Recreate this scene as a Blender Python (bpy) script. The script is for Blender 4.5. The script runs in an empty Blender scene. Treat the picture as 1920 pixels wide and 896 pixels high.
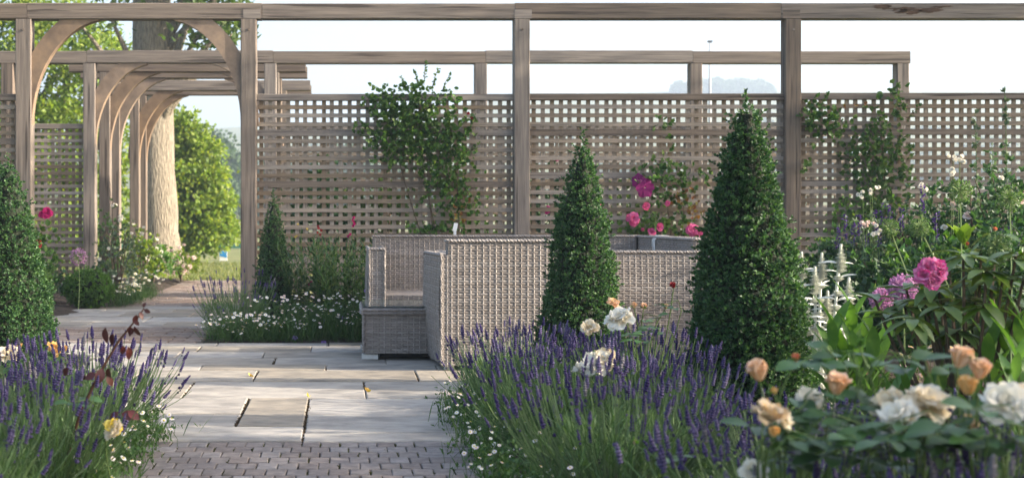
import bpy, math, random
import numpy as np
from mathutils import Vector

random.seed(7)
RNG = np.random.default_rng(11)
S = bpy.context.scene
COL = S.collection
PI = math.pi

# ------------------------------------------------------------------ camera, sky, sun, exposure
F = 2500.0          # focal length in pixels of the 1920 px wide photograph
VX, HY, EYE = 640.0, 412.0, 0.95
cam_d = bpy.data.cameras.new('camera')
cam = bpy.data.objects.new('camera', cam_d)
COL.objects.link(cam)
cam.location = (0, 0, EYE)
cam.rotation_euler = (PI / 2, 0, 0)
cam_d.sensor_width = 36
cam_d.lens = F / 1920 * 36
cam_d.shift_x = (960 - VX) / 1920
cam_d.shift_y = -(448 - HY) / 1920
cam_d.clip_start = 0.05
cam_d.clip_end = 4000
cam_d.dof.use_dof = True
cam_d.dof.focus_distance = 7.4
cam_d.dof.aperture_fstop = 3.7
S.camera = cam

SUN_EL, SUN_BACK = math.radians(22), math.radians(8)
W = bpy.data.worlds.new('World')
S.world = W
W.use_nodes = True
wn = W.node_tree
bg = wn.nodes['Background']
sky = wn.nodes.new('ShaderNodeTexSky')
sky.sky_type = 'NISHITA'
sky.sun_disc = False
sky.sun_elevation = SUN_EL
sky.sun_rotation = PI / 2 + SUN_BACK
sky.air_density = 0.8
sky.ozone_density = 0.4
sky.dust_density = 4.0
wn.links.new(sky.outputs[0], bg.inputs[0])
bg.inputs[1].default_value = 0.145
sd = Vector((math.cos(SUN_EL) * math.cos(SUN_BACK), -math.cos(SUN_EL) * math.sin(SUN_BACK), math.sin(SUN_EL)))
sun_d = bpy.data.lights.new('sun', 'SUN')
sun_d.energy = 5.0
sun_d.angle = math.radians(0.5)
sun_d.color = (1.0, 0.88, 0.73)
sun = bpy.data.objects.new('sun', sun_d)
COL.objects.link(sun)
sun.rotation_euler = sd.to_track_quat('Z', 'Y').to_euler()
S.view_settings.view_transform = 'Standard'
S.view_settings.look = 'None'
S.view_settings.exposure = 1.85
S.view_settings.gamma = 1
S.render.engine = 'CYCLES'
S.cycles.max_bounces = 8
S.cycles.diffuse_bounces = 3
S.cycles.glossy_bounces = 3
S.cycles.transparent_max_bounces = 8
S.cycles.use_denoising = True
S.cycles.caustics_reflective = False
S.cycles.caustics_refractive = False


def P(px, py, d):
    """the point at depth d that the photograph shows at pixel (px, py)"""
    return np.array([(px - VX) * d / F, d, EYE - (py - HY) * d / F])


# ------------------------------------------------------------------ geometry helpers
class Geo:
    def __init__(s):
        s.V, s.T, s.n = [], {3: [], 4: []}, 0

    def add(s, V, Fc):
        V = np.asarray(V, float).reshape(-1, 3)
        Fc = np.asarray(Fc, int)
        s.V.append(V)
        s.T[Fc.shape[1]].append(Fc + s.n)
        s.n += len(V)

    def box(s, x0, x1, y0, y1, z0, z1):
        V = [(x, y, z) for z in (z0, z1) for y in (y0, y1) for x in (x0, x1)]
        s.add(V, [(0, 2, 3, 1), (4, 5, 7, 6), (0, 1, 5, 4), (2, 6, 7, 3), (0, 4, 6, 2), (1, 3, 7, 5)])

    def cbox(s, x0, x1, y0, y1, z0, z1, c=0.006):
        """box with chamfered edges along its length, worn corners"""
        e = [x1 - x0, y1 - y0, z1 - z0]
        ax = int(np.argmax(e))
        o = [(0, 1, 2), (1, 2, 0), (2, 0, 1)][ax]
        lo, hi = [x0, y0, z0], [x1, y1, z1]
        a0, a1, b0, b1 = lo[o[1]], hi[o[1]], lo[o[2]], hi[o[2]]
        ring = [(a0 + c, b0), (a1 - c, b0), (a1, b0 + c), (a1, b1 - c), (a1 - c, b1), (a0 + c, b1), (a0, b1 - c), (a0, b0 + c)]
        V = []
        for l in (lo[ax], hi[ax]):
            for a, b in ring:
                p = [0, 0, 0]
                p[o[0]], p[o[1]], p[o[2]] = l, a, b
                V.append(p)
        s.add(V, [(i, (i + 1) % 8, 8 + (i + 1) % 8, 8 + i) for i in range(8)] + [(0, 3, 2, 1), (0, 5, 4, 3), (0, 7, 6, 5)] + [(8, 9, 10, 11), (8, 11, 12, 13), (8, 13, 14, 15)])

    def tubes(s, Pt, R, k=4, cap=True):
        """Pt (n,m,3) paths, R (n,m) radii"""
        Pt = np.asarray(Pt, float)
        if Pt.ndim == 2:
            Pt = Pt[None]
        R = np.broadcast_to(np.asarray(R, float), Pt.shape[:2])
        n, m = Pt.shape[:2]
        t = np.gradient(Pt, axis=1)
        t /= np.linalg.norm(t, axis=2, keepdims=True) + 1e-9
        tm = t.mean(1, keepdims=True)
        ref = np.where(np.abs(tm[..., 2:3]) > 0.75, np.array([1.0, 0, 0]), np.array([0, 0, 1.0]))
        u = np.cross(t, np.broadcast_to(ref, t.shape))
        u /= np.linalg.norm(u, axis=2, keepdims=True) + 1e-9
        v = np.cross(t, u)
        a = np.arange(k) * 2 * PI / k
        V = Pt[:, :, None] + R[:, :, None, None] * (u[:, :, None] * np.cos(a)[:, None] + v[:, :, None] * np.sin(a)[:, None])
        i = np.arange(m - 1)[:, None] * k
        j = np.arange(k)[None]
        f = np.stack([i + j, i + (j + 1) % k, i + k + (j + 1) % k, i + k + j], -1).reshape(-1, 4)
        f = (f[None] + (np.arange(n) * m * k)[:, None, None]).reshape(-1, 4)
        s.add(V, f)
        if cap and k == 4:
            b = (np.arange(n) * m * k)[:, None]
            s.T[4].append(np.concatenate([b + np.array([3, 2, 1, 0]), b + (m - 1) * k + np.arange(4)]) + s.n - n * m * k)
        elif cap and k > 4:
            for q in range(n):
                b0 = s.n - n * m * k + q * m * k
                for b, sg in ((b0, -1), (b0 + (m - 1) * k, 1)):
                    tri = [(b, b + e, b + e + 1)[::sg] for e in range(1, k - 1)]
                    s.T[3].append(np.array(tri))

    def blades(s, base, d, L, w, droop, seg=3, prof=None, fold=0.0):
        """curved ribbons: base (n,3), direction d (n,3), length, width, droop"""
        n = len(base)
        d = d / (np.linalg.norm(d, axis=1, keepdims=True) + 1e-9)
        L, w, droop = [np.broadcast_to(np.asarray(q, float), (n,)) for q in (L, w, droop)]
        t = np.linspace(0, 1, seg + 1)
        if prof is None:
            prof = np.sin(PI * (0.12 + 0.86 * t)) ** 0.8
        c = base[:, None] + d[:, None] * (L[:, None] * t)[..., None]
        c = c + np.array([0, 0, -1.0]) * (droop[:, None] * L[:, None] * t ** 2)[..., None]
        side = np.cross(d, np.array([0, 0, 1.0]) + 0.3 * RNG.normal(size=(n, 3)))
        side /= np.linalg.norm(side, axis=1, keepdims=True) + 1e-9
        o = side[:, None] * (w[:, None] * prof * 0.5)[..., None]
        up = np.cross(side, d)[:, None] * (w[:, None] * prof * fold)[..., None]
        V = np.stack([c - o + up, c, c + o + up], 2)
        i = np.arange(seg)[:, None] * 3
        j = np.arange(2)[None]
        f = np.stack([i + j, i + j + 1, i + 4 + j, i + 3 + j], -1).reshape(-1, 4)
        s.add(V, (f[None] + (np.arange(n) * (seg + 1) * 3)[:, None, None]).reshape(-1, 4))

    def place(s, tpl, pos, d, nrm, size):
        """copies of a template (x width, y length, z normal) along d"""
        TV, TF = tpl
        pos, d, nrm = [np.asarray(q, float).reshape(-1, 3) for q in (pos, d, nrm)]
        n = len(pos)
        d = d / (np.linalg.norm(d, axis=1, keepdims=True) + 1e-9)
        x = np.cross(d, nrm)
        x /= np.linalg.norm(x, axis=1, keepdims=True) + 1e-9
        z = np.cross(x, d)
        sz = np.broadcast_to(np.asarray(size, float), (n,))[:, None, None]
        V = pos[:, None] + sz * (TV[None, :, 0:1] * x[:, None] + TV[None, :, 1:2] * d[:, None] + TV[None, :, 2:3] * z[:, None])
        for tf in TF:
            tf = np.asarray(tf)
            s.T[tf.shape[1]].append((tf[None] + (np.arange(n) * len(TV))[:, None, None]).reshape(-1, tf.shape[1]) + s.n)
        s.V.append(V.reshape(-1, 3))
        s.n += n * len(TV)

    def mesh(s, name, off=(0, 0, 0), smooth=False):
        V = np.concatenate(s.V) - np.asarray(off, float)
        me = bpy.data.meshes.new(name)
        q = np.concatenate(s.T[4]) if s.T[4] else np.zeros((0, 4), int)
        t = np.concatenate(s.T[3]) if s.T[3] else np.zeros((0, 3), int)
        me.vertices.add(len(V))
        me.vertices.foreach_set('co', V.astype(np.float32).ravel())
        me.loops.add(len(q) * 4 + len(t) * 3)
        me.loops.foreach_set('vertex_index', np.concatenate([q.ravel(), t.ravel()]).astype(np.int32))
        me.polygons.add(len(q) + len(t))
        me.polygons.foreach_set('loop_start', np.concatenate([np.arange(len(q)) * 4, len(q) * 4 + np.arange(len(t)) * 3]).astype(np.int32))
        me.polygons.foreach_set('use_smooth', np.full(len(q) + len(t), bool(smooth)))
        me.update(calc_edges=True)
        return me

    def build(s, name, mat, parent=None, kind=None, smooth=False, label=None, off=None):
        if off is None:
            off = WL.get(parent.name, (0, 0, 0)) if parent else (0, 0, 0)
        return put(name, s.mesh(name, off, smooth), mat, parent, kind, label)


WL = {}     # world place of every root


def put(name, me, mat, parent=None, kind=None, label=None, loc=(0, 0, 0), rot=None, scale=None):
    if mat is not None and not me.materials:
        me.materials.append(mat)
    o = bpy.data.objects.new(name, me)
    COL.objects.link(o)
    o.location = loc
    if rot is not None:
        o.rotation_euler = rot
    if scale is not None:
        o.scale = (scale,) * 3
    if parent:
        o.parent = parent
        WL[o.name] = WL.get(parent.name, (0, 0, 0))
    if kind:
        o['kind'] = kind
    if label:
        o['label'] = label
    return o


def thing(name, label, cat, loc=(0, 0, 0), group=None):
    o = bpy.data.objects.new(name, None)
    COL.objects.link(o)
    o.empty_display_size = 0.1
    o.location = [float(q) for q in loc]
    WL[o.name] = tuple(float(q) for q in loc)
    o['label'] = label
    o['category'] = cat
    if group:
        o['group'] = group
    return o


def struct(name, loc=(0, 0, 0)):
    o = bpy.data.objects.new(name, None)
    COL.objects.link(o)
    o.location = loc
    WL[o.name] = loc
    o['kind'] = 'structure'
    return o


def unit(v):
    return v / (np.linalg.norm(v, axis=-1, keepdims=True) + 1e-9)


def rnd_dir(n):
    return unit(RNG.normal(size=(n, 3)))


def euler_of(d, roll=0.0):
    q = Vector(d).to_track_quat('Z', 'Y')
    e = q.to_matrix().to_4x4()
    from mathutils import Matrix
    return (e @ Matrix.Rotation(roll, 4, 'Z')).to_euler()


# leaf templates: x width, y length, z normal
LEAF = (np.array([(0, 0, 0), (-.3, .45, .06), (.3, .45, .06), (0, .5, 0), (0, 1, -.08)]), [[(0, 3, 4, 1), (0, 2, 4, 3)]])
WIDE = (np.array([(0, 0, 0), (-.36, .35, .05), (.36, .35, .05), (-.3, .7, .03), (.3, .7, .03), (0, .35, -.02), (0, .7, -.05), (0, 1, -.14)]),
        [[(0, 5, 6, 1), (1, 6, 7, 3), (0, 2, 6, 5), (2, 4, 7, 6)]])
DIAM = (np.array([(0, 0, 0), (-.36, .5, .05), (.36, .5, .05), (0, 1, 0)]), [[(0, 2, 3, 1)]])


def longleaf(w=0.34, bend=0.28, fold=0.1, seg=5, tipw=0.0):
    """a large leaf with midrib fold and bend; length 1 along y"""
    V, Fc = [], []
    for i in range(seg + 1):
        t = i / seg
        ww = w * (math.sin(PI * min(1, 0.06 + 0.94 * t)) ** 0.75) * 0.5 if 0 < i < seg else w * 0.05
        z = -bend * t * t
        V += [(-ww, t * (1 - 0.15 * bend * t), z + fold * ww * 2), (0, t * (1 - 0.15 * bend * t), z), (ww, t * (1 - 0.15 * bend * t), z + fold * ww * 2)]
    for i in range(seg):
        for j in range(2):
            Fc.append((i * 3 + j, i * 3 + j + 1, i * 3 + 4 + j, i * 3 + 3 + j))
    return (np.array(V), [Fc])


def leafcloud(g, cen, axis, k, size, spread=0.9, tpl=LEAF, jit=0.0):
    """k leaves fanning out round each axis"""
    n = len(cen)
    cen = np.repeat(cen, k, 0)
    ax = unit(np.repeat(axis, k, 0))
    d = unit(ax + spread * rnd_dir(n * k))
    sz = np.asarray(size) * RNG.uniform(0.7, 1.2, n * k)
    if jit:
        cen = cen + jit * RNG.normal(size=cen.shape)
    g.place(tpl, cen, d, ax + 0.5 * rnd_dir(n * k), sz)


# ------------------------------------------------------------------ materials
def base_mat(name):
    m = bpy.data.materials.new(name)
    m.use_nodes = True
    return m, m.node_tree.nodes, m.node_tree.links, m.node_tree.nodes['Principled BSDF']


def ramp(nt, cols):
    r = nt.new('ShaderNodeValToRGB')
    el = r.color_ramp.elements
    while len(el) < len(cols):
        el.new(0.5)
    for e, (p, c) in zip(el, cols):
        e.position = p
        e.color = (*c, 1)
    return r


def leaf_mat(name, cols, rough=0.5, trans=0.3, tcol=None, spec=0.35):
    m, N, L, b = base_mat(name)
    g = N.new('ShaderNodeNewGeometry')
    n = len(cols)
    r = ramp(N, [(i / max(1, n - 1), c) for i, c in enumerate(cols)])
    L.new(g.outputs['Random Per Island'], r.inputs[0])
    L.new(r.outputs[0], b.inputs['Base Color'])
    b.inputs['Roughness'].default_value = rough
    b.inputs['Specular IOR Level'].default_value = spec
    if trans:
        t = N.new('ShaderNodeBsdfTranslucent')
        mm = N.new('ShaderNodeMixRGB')
        mm.blend_type = 'MULTIPLY'
        mm.inputs[0].default_value = 1
        L.new(r.outputs[0], mm.inputs[1])
        mm.inputs[2].default_value = (*(tcol or (1.5, 1.6, 0.7)), 1)
        L.new(mm.outputs[0], t.inputs[0])
        mx = N.new('ShaderNodeMixShader')
        mx.inputs[0].default_value = trans
        L.new(b.outputs[0], mx.inputs[1])
        L.new(t.outputs[0], mx.inputs[2])
        L.new(mx.outputs[0], N['Material Output'].inputs[0])
    return m


def noise_mat(name, cols, scale=8, stretch=(1, 1, 1), rough=0.8, bump=0.3, bscale=40, bdist=0.004, objvar=0.0, islvar=0.0, detail=6, spec=0.3, blotch=None, hue=0.0, trans=0.0, crack=None):
    m, N, L, b = base_mat(name)
    g = N.new('ShaderNodeNewGeometry')
    mp = N.new('ShaderNodeMapping')
    mp.inputs['Scale'].default_value = stretch
    oi = N.new('ShaderNodeObjectInfo')
    add = N.new('ShaderNodeVectorMath')
    add.operation = 'ADD'
    sc = N.new('ShaderNodeVectorMath')
    sc.operation = 'SCALE'
    sc.inputs[0].default_value = (37, 53, 71)
    L.new(oi.outputs['Random'], sc.inputs['Scale'])
    L.new(g.outputs['Position'], mp.inputs['Vector'])
    L.new(mp.outputs[0], add.inputs[0])
    L.new(sc.outputs[0], add.inputs[1])
    nz = N.new('ShaderNodeTexNoise')
    nz.inputs['Scale'].default_value = scale
    nz.inputs['Detail'].default_value = detail
    nz.inputs['Roughness'].default_value = 0.62
    L.new(add.outputs[0], nz.inputs['Vector'])
    r = ramp(N, cols)
    L.new(nz.outputs[0], r.inputs[0])
    out = r.outputs[0]
    if blotch:
        bs, bc, lo, hi = blotch
        n3 = N.new('ShaderNodeTexNoise')
        n3.inputs['Scale'].default_value = bs
        n3.inputs['Detail'].default_value = 4
        L.new(add.outputs[0], n3.inputs['Vector'])
        mr = N.new('ShaderNodeMapRange')
        mr.inputs['From Min'].default_value = lo
        mr.inputs['From Max'].default_value = hi
        L.new(n3.outputs[0], mr.inputs[0])
        mx = N.new('ShaderNodeMixRGB')
        L.new(mr.outputs[0], mx.inputs[0])
        L.new(out, mx.inputs[1])
        mx.inputs[2].default_value = (*bc, 1)
        out = mx.outputs[0]
    if crack:
        m3 = N.new('ShaderNodeMapping')
        m3.inputs['Scale'].default_value = crack
        a3 = N.new('ShaderNodeVectorMath')
        a3.operation = 'ADD'
        L.new(g.outputs['Position'], m3.inputs['Vector'])
        L.new(m3.outputs[0], a3.inputs[0])
        L.new(sc.outputs[0], a3.inputs[1])
        n4 = N.new('ShaderNodeTexNoise')
        n4.inputs['Scale'].default_value = 3.0
        n4.inputs['Detail'].default_value = 3
        L.new(a3.outputs[0], n4.inputs['Vector'])
        m4 = N.new('ShaderNodeMapRange')
        m4.inputs['From Min'].default_value = 0.605
        m4.inputs['From Max'].default_value = 0.66
        m4.inputs['To Max'].default_value = 0.8
        L.new(n4.outputs[0], m4.inputs[0])
        x4 = N.new('ShaderNodeMixRGB')
        L.new(m4.outputs[0], x4.inputs[0])
        L.new(out, x4.inputs[1])
        x4.inputs[2].default_value = (0.045, 0.035, 0.03, 1)
        out = x4.outputs[0]
    for src, var in ((oi.outputs['Random'], objvar), (g.outputs['Random Per Island'], islvar)):
        if var:
            hs = N.new('ShaderNodeHueSaturation')
            mr = N.new('ShaderNodeMapRange')
            mr.inputs['To Min'].default_value = 1 - var
            mr.inputs['To Max'].default_value = 1 + var
            L.new(src, mr.inputs[0])
            L.new(mr.outputs[0], hs.inputs['Value'])
            if hue:
                m2 = N.new('ShaderNodeMapRange')
                m2.inputs['To Min'].default_value = 1 + hue
                m2.inputs['To Max'].default_value = 1 - hue
                L.new(src, m2.inputs[0])
                L.new(m2.outputs[0], hs.inputs['Saturation'])
            L.new(out, hs.inputs['Color'])
            out = hs.outputs[0]
    L.new(out, b.inputs['Base Color'])
    b.inputs['Roughness'].default_value = rough
    b.inputs['Specular IOR Level'].default_value = spec
    if bump:
        n2 = N.new('ShaderNodeTexNoise')
        n2.inputs['Scale'].default_value = bscale
        n2.inputs['Detail'].default_value = 5
        L.new(add.outputs[0], n2.inputs['Vector'])
        bp = N.new('ShaderNodeBump')
        bp.inputs['Strength'].default_value = bump
        bp.inputs['Distance'].default_value = bdist
        L.new(n2.outputs[0], bp.inputs['Height'])
        L.new(bp.outputs[0], b.inputs['Normal'])
    if trans:
        tr_ = N.new('ShaderNodeBsdfTranslucent')
        tm = N.new('ShaderNodeMixRGB')
        tm.blend_type = 'MULTIPLY'
        tm.inputs[0].default_value = 1
        L.new(out, tm.inputs[1])
        tm.inputs[2].default_value = (1.5, 1.5, 0.7, 1)
        L.new(tm.outputs[0], tr_.inputs[0])
        ms = N.new('ShaderNodeMixShader')
        ms.inputs[0].default_value = trans
        L.new(b.outputs[0], ms.inputs[1])
        L.new(tr_.outputs[0], ms.inputs[2])
        L.new(ms.outputs[0], N['Material Output'].inputs[0])
    return m


OAKC = [(0.25, (0.085, 0.066, 0.057)), (0.42, (0.160, 0.131, 0.109)), (0.6, (0.222, 0.182, 0.148)), (0.8, (0.29, 0.233, 0.18))]
LATH = [(0.22, (0.10, 0.078, 0.062)), (0.42, (0.205, 0.166, 0.128)), (0.6, (0.28, 0.225, 0.172)), (0.8, (0.355, 0.28, 0.205))]
M = {}
M['oak_x'] = noise_mat('weathered_oak_lengthwise', OAKC, 5, (0.35, 9, 9), 0.78, 0.5, 14, 0.004, 0.16, crack=(0.28, 5, 9), blotch=(2.2, (0.055, 0.048, 0.046), 0.56, 0.8), hue=0.25)
M['oak_z'] = noise_mat('weathered_oak_upright', OAKC, 5, (9, 9, 0.35), 0.78, 0.5, 14, 0.004, 0.16, crack=(9, 5, 0.28), blotch=(2.2, (0.055, 0.048, 0.046), 0.56, 0.8), hue=0.25)
M['oak_arc'] = noise_mat('weathered_oak_curved', [(0.25, (0.12, 0.085, 0.062)), (0.5, (0.215, 0.155, 0.11)), (0.75, (0.32, 0.225, 0.145))], 4, (1.2, 4, 1.2), 0.75, 0.4, 18, 0.003, 0.15, blotch=(1.6, (0.06, 0.052, 0.05), 0.6, 0.8), hue=0.2)
M['slat_x'] = noise_mat('trellis_slat_lengthwise', LATH, 6, (0.5, 12, 12), 0.8, 0.3, 20, 0.002, 0.26, hue=0.35)
M['slat_z'] = noise_mat('trellis_slat_upright', LATH, 6, (12, 12, 0.5), 0.8, 0.3, 20, 0.002, 0.26, hue=0.35)
M['stone'] = noise_mat('riven_sandstone', [(0.28, (0.18, 0.165, 0.142)), (0.48, (0.285, 0.257, 0.217)), (0.7, (0.375, 0.333, 0.272))], 7, (0.8, 1.25, 1), 0.72, 0.7, 12, 0.012, 0.19, blotch=(3.2, (0.16, 0.145, 0.125), 0.5, 0.78), hue=0.45, spec=0.35)
M['brick'] = noise_mat('clay_paver', [(0.3, (0.13, 0.113, 0.104)), (0.55, (0.20, 0.174, 0.16)), (0.75, (0.26, 0.226, 0.206))], 22, (1, 1, 1), 0.8, 0.5, 60, 0.004, 0.14, hue=0.3, blotch=(9, (0.13, 0.12, 0.10), 0.62, 0.8))
M['brick_far'] = noise_mat('clay_paver_far', [(0.3, (0.15, 0.118, 0.1)), (0.55, (0.24, 0.185, 0.15)), (0.75, (0.3, 0.235, 0.19))], 9, (1, 1, 1), 0.8, 0.5, 60, 0.004, 0, 0.22, hue=0.3)
M['joint'] = noise_mat('sandy_joint', [(0.35, (0.03, 0.024, 0.018)), (0.6, (0.075, 0.06, 0.042)), (0.8, (0.14, 0.11, 0.08))], 30, (1, 1, 1), 0.95, 0.6, 80, 0.005)
M['moss'] = leaf_mat('moss', [(0.03, 0.04, 0.012), (0.07, 0.075, 0.02), (0.1, 0.09, 0.03)], 0.9, 0.1)
M['soil'] = noise_mat('garden_soil', [(0.3, (0.022, 0.016, 0.011)), (0.7, (0.07, 0.05, 0.034))], 18, (1, 1, 1), 0.95, 0.9, 50, 0.02)
M['lawn'] = noise_mat('meadow_turf', [(0.3, (0.075, 0.10, 0.028)), (0.5, (0.13, 0.15, 0.045)), (0.72, (0.2, 0.19, 0.075))], 1.3, (1, 0.5, 1), 0.9, 0.6, 14, 0.05, blotch=(0.35, (0.17, 0.165, 0.06), 0.5, 0.68))
M['grass'] = leaf_mat('grass_blade', [(0.07, 0.11, 0.022), (0.13, 0.16, 0.04), (0.22, 0.2, 0.08)], 0.6, 0.35)
M['box'] = leaf_mat('box_leaf', [(0.014, 0.043, 0.018), (0.030, 0.080, 0.030), (0.055, 0.128, 0.044), (0.11, 0.20, 0.068)], 0.5, 0.25, spec=0.3)
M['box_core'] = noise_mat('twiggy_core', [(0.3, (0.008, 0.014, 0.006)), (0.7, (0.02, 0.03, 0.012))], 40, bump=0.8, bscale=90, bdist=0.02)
M['boxball'] = leaf_mat('clipped_ball_leaf', [(0.05, 0.125, 0.02), (0.09, 0.19, 0.03), (0.13, 0.24, 0.045)], 0.45, 0.25)
M['lav_leaf'] = leaf_mat('lavender_leaf', [(0.055, 0.11, 0.04), (0.095, 0.17, 0.062), (0.15, 0.23, 0.095)], 0.6, 0.3)
M['lav_stem'] = leaf_mat('lavender_stem', [(0.075, 0.14, 0.05), (0.13, 0.20, 0.08), (0.19, 0.25, 0.12)], 0.6, 0.2)
M['lav'] = noise_mat('lavender_bloom', [(0.3, (0.028, 0.02, 0.064)), (0.5, (0.05, 0.037, 0.108)), (0.72, (0.10, 0.077, 0.178))], 130, bump=0.4, bscale=400, bdist=0.002, objvar=0.28, islvar=0.2, rough=0.75, hue=0.2)
M['bark'] = noise_mat('oak_bark', [(0.3, (0.10, 0.085, 0.065)), (0.5, (0.22, 0.19, 0.145)), (0.7, (0.33, 0.29, 0.225))], 9, (5, 5, 0.8), 0.9, 1.0, 9, 0.06)
M['peel'] = noise_mat('peeled_bark', [(0.3, (0.055, 0.034, 0.024)), (0.6, (0.10, 0.06, 0.04)), (0.8, (0.19, 0.115, 0.07))], 14, (1, 1, 3), bump=0.4)
M['grey_paint'] = noise_mat('grey_paint', [(0.3, (0.30, 0.31, 0.33)), (0.7, (0.36, 0.37, 0.38))], 10, bump=0, rough=0.5)
M['lav_bud'] = noise_mat('lavender_bud', [(0.3, (0.075, 0.07, 0.085)), (0.5, (0.13, 0.12, 0.135)), (0.72, (0.19, 0.17, 0.19))], 130, bump=0.4, bscale=400, bdist=0.002, objvar=0.28, rough=0.75, hue=0.3)
M['twig'] = noise_mat('twig_bark', [(0.3, (0.05, 0.035, 0.022)), (0.7, (0.12, 0.085, 0.055))], 30, bump=0.3)
M['tree_bright'] = leaf_mat('tree_leaf_bright', [(0.075, 0.135, 0.014), (0.125, 0.21, 0.024), (0.175, 0.26, 0.034), (0.24, 0.29, 0.05)], 0.5, 0.45, (1.6, 1.5, 0.6))
M['tree_mid'] = leaf_mat('tree_leaf_dark', [(0.02, 0.05, 0.018), (0.035, 0.075, 0.026), (0.055, 0.10, 0.034)], 0.6, 0.25)
M['tree_shade'] = leaf_mat('tree_leaf_green', [(0.03, 0.06, 0.012), (0.055, 0.10, 0.02), (0.09, 0.135, 0.028)], 0.55, 0.35)
M['clim'] = leaf_mat('climber_leaf', [(0.03, 0.08, 0.018), (0.055, 0.13, 0.026), (0.09, 0.18, 0.036), (0.14, 0.21, 0.05)], 0.45, 0.3)
M['clim_red'] = leaf_mat('autumn_leaf', [(0.2, 0.06, 0.03), (0.28, 0.14, 0.04), (0.22, 0.2, 0.05)], 0.5, 0.3)
M['shrub'] = leaf_mat('border_leaf', [(0.022, 0.058, 0.024), (0.038, 0.09, 0.034), (0.06, 0.125, 0.044)], 0.5, 0.3)
M['fresh'] = leaf_mat('fresh_green_leaf', [(0.05, 0.125, 0.02), (0.085, 0.19, 0.03), (0.12, 0.235, 0.045)], 0.45, 0.38)
M['daisy_leaf'] = leaf_mat('daisy_leaf', [(0.03, 0.075, 0.018), (0.05, 0.115, 0.026), (0.085, 0.15, 0.04)], 0.55, 0.3)
M['grey_leaf'] = leaf_mat('grey_green_leaf', [(0.06, 0.10, 0.065), (0.1, 0.145, 0.09), (0.14, 0.19, 0.12)], 0.6, 0.25)
M['silver'] = leaf_mat('felted_silver_leaf', [(0.62, 0.65, 0.58), (0.72, 0.74, 0.68), (0.80, 0.81, 0.75)], 0.9, 0.25, (1, 1, 0.9))
M['rhodo'] = leaf_mat('rhododendron_leaf', [(0.032, 0.085, 0.02), (0.055, 0.115, 0.026), (0.085, 0.15, 0.03)], 0.35, 0.22, spec=0.5)
M['rhodo_obj'] = noise_mat('leathery_leaf', [(0.3, (0.05, 0.10, 0.016)), (0.55, (0.09, 0.15, 0.024)), (0.8, (0.145, 0.195, 0.034))], 14, bump=0.2, bscale=60, bdist=0.002, objvar=0.4, rough=0.38, hue=0.25, spec=0.5, trans=0.22)
M['lime'] = leaf_mat('lime_leaf', [(0.2, 0.31, 0.04), (0.27, 0.38, 0.06)], 0.45, 0.4)
M['rose_leaf'] = noise_mat('rose_leaf', [(0.3, (0.03, 0.08, 0.022)), (0.6, (0.05, 0.115, 0.03)), (0.85, (0.085, 0.15, 0.034))], 20, bump=0.2, bscale=80, bdist=0.002, objvar=0.35, rough=0.42, spec=0.45, trans=0.2)
M['red_leaf'] = noise_mat('maroon_leaf', [(0.3, (0.06, 0.011, 0.009)), (0.7, (0.12, 0.026, 0.018))], 25, bump=0.2, bscale=80, bdist=0.002, objvar=0.35, rough=0.4, spec=0.45)
M['red_stem'] = noise_mat('maroon_stem', [(0.3, (0.07, 0.03, 0.018)), (0.7, (0.13, 0.06, 0.03))], 40, bump=0.2)
M['green_stem'] = noise_mat('green_stem', [(0.3, (0.06, 0.11, 0.03)), (0.7, (0.12, 0.18, 0.05))], 40, bump=0.1)
M['pale_stem'] = noise_mat('pale_green_stem', [(0.3, (0.2, 0.29, 0.1)), (0.7, (0.3, 0.38, 0.16))], 40, bump=0.1)


def petal_mat(name, inner, outer, trans=0.25):
    return leaf_mat(name, [inner, outer, tuple(0.5 * (a + b) for a, b in zip(inner, outer))], 0.6, trans, (1.05, 1, 0.9), 0.2)


M['cream'] = petal_mat('cream_petal', (0.88, 0.74, 0.50), (0.90, 0.82, 0.66))
M['white'] = petal_mat('white_petal', (0.90, 0.84, 0.70), (0.90, 0.87, 0.78))
M['peach'] = petal_mat('peach_petal', (0.88, 0.52, 0.25), (0.90, 0.66, 0.48))
M['apricot'] = petal_mat('apricot_petal', (0.86, 0.50, 0.14), (0.88, 0.62, 0.30))
M['faded'] = petal_mat('faded_petal', (0.62, 0.42, 0.20), (0.74, 0.62, 0.45))
M['coral'] = petal_mat('coral_petal', (0.72, 0.2, 0.1), (0.78, 0.33, 0.2))
M['pink'] = petal_mat('pink_petal', (0.72, 0.05, 0.22), (0.78, 0.20, 0.40))
M['magenta'] = petal_mat('magenta_petal', (0.50, 0.012, 0.14), (0.58, 0.02, 0.2))
M['purple'] = petal_mat('purple_petal', (0.19, 0.006, 0.1), (0.26, 0.012, 0.14))
M['rhodo_pink'] = petal_mat('rhododendron_petal', (0.72, 0.07, 0.33), (0.85, 0.32, 0.55))
M['dark_red'] = petal_mat('dark_red_petal', (0.28, 0.015, 0.02), (0.38, 0.03, 0.04))
M['scarlet'] = petal_mat('scarlet_petal', (0.55, 0.03, 0.03), (0.62, 0.07, 0.05))
M['lilac'] = petal_mat('lilac_petal', (0.40, 0.14, 0.38), (0.66, 0.38, 0.60))
M['mauve'] = petal_mat('mauve_petal', (0.24, 0.14, 0.42), (0.36, 0.22, 0.55))
M['salvia'] = petal_mat('violet_petal', (0.055, 0.028, 0.14), (0.10, 0.05, 0.21))
M['yellow'] = petal_mat('yellow_petal', (0.75, 0.55, 0.05), (0.8, 0.66, 0.15))
M['daisy'] = leaf_mat('daisy_petal', [(0.8, 0.8, 0.78), (0.84, 0.82, 0.8), (0.82, 0.62, 0.64), (0.84, 0.83, 0.8)], 0.6, 0.2, (1, 1, 1))
M['blush'] = petal_mat('blush_petal', (0.75, 0.5, 0.45), (0.82, 0.72, 0.66))
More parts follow.
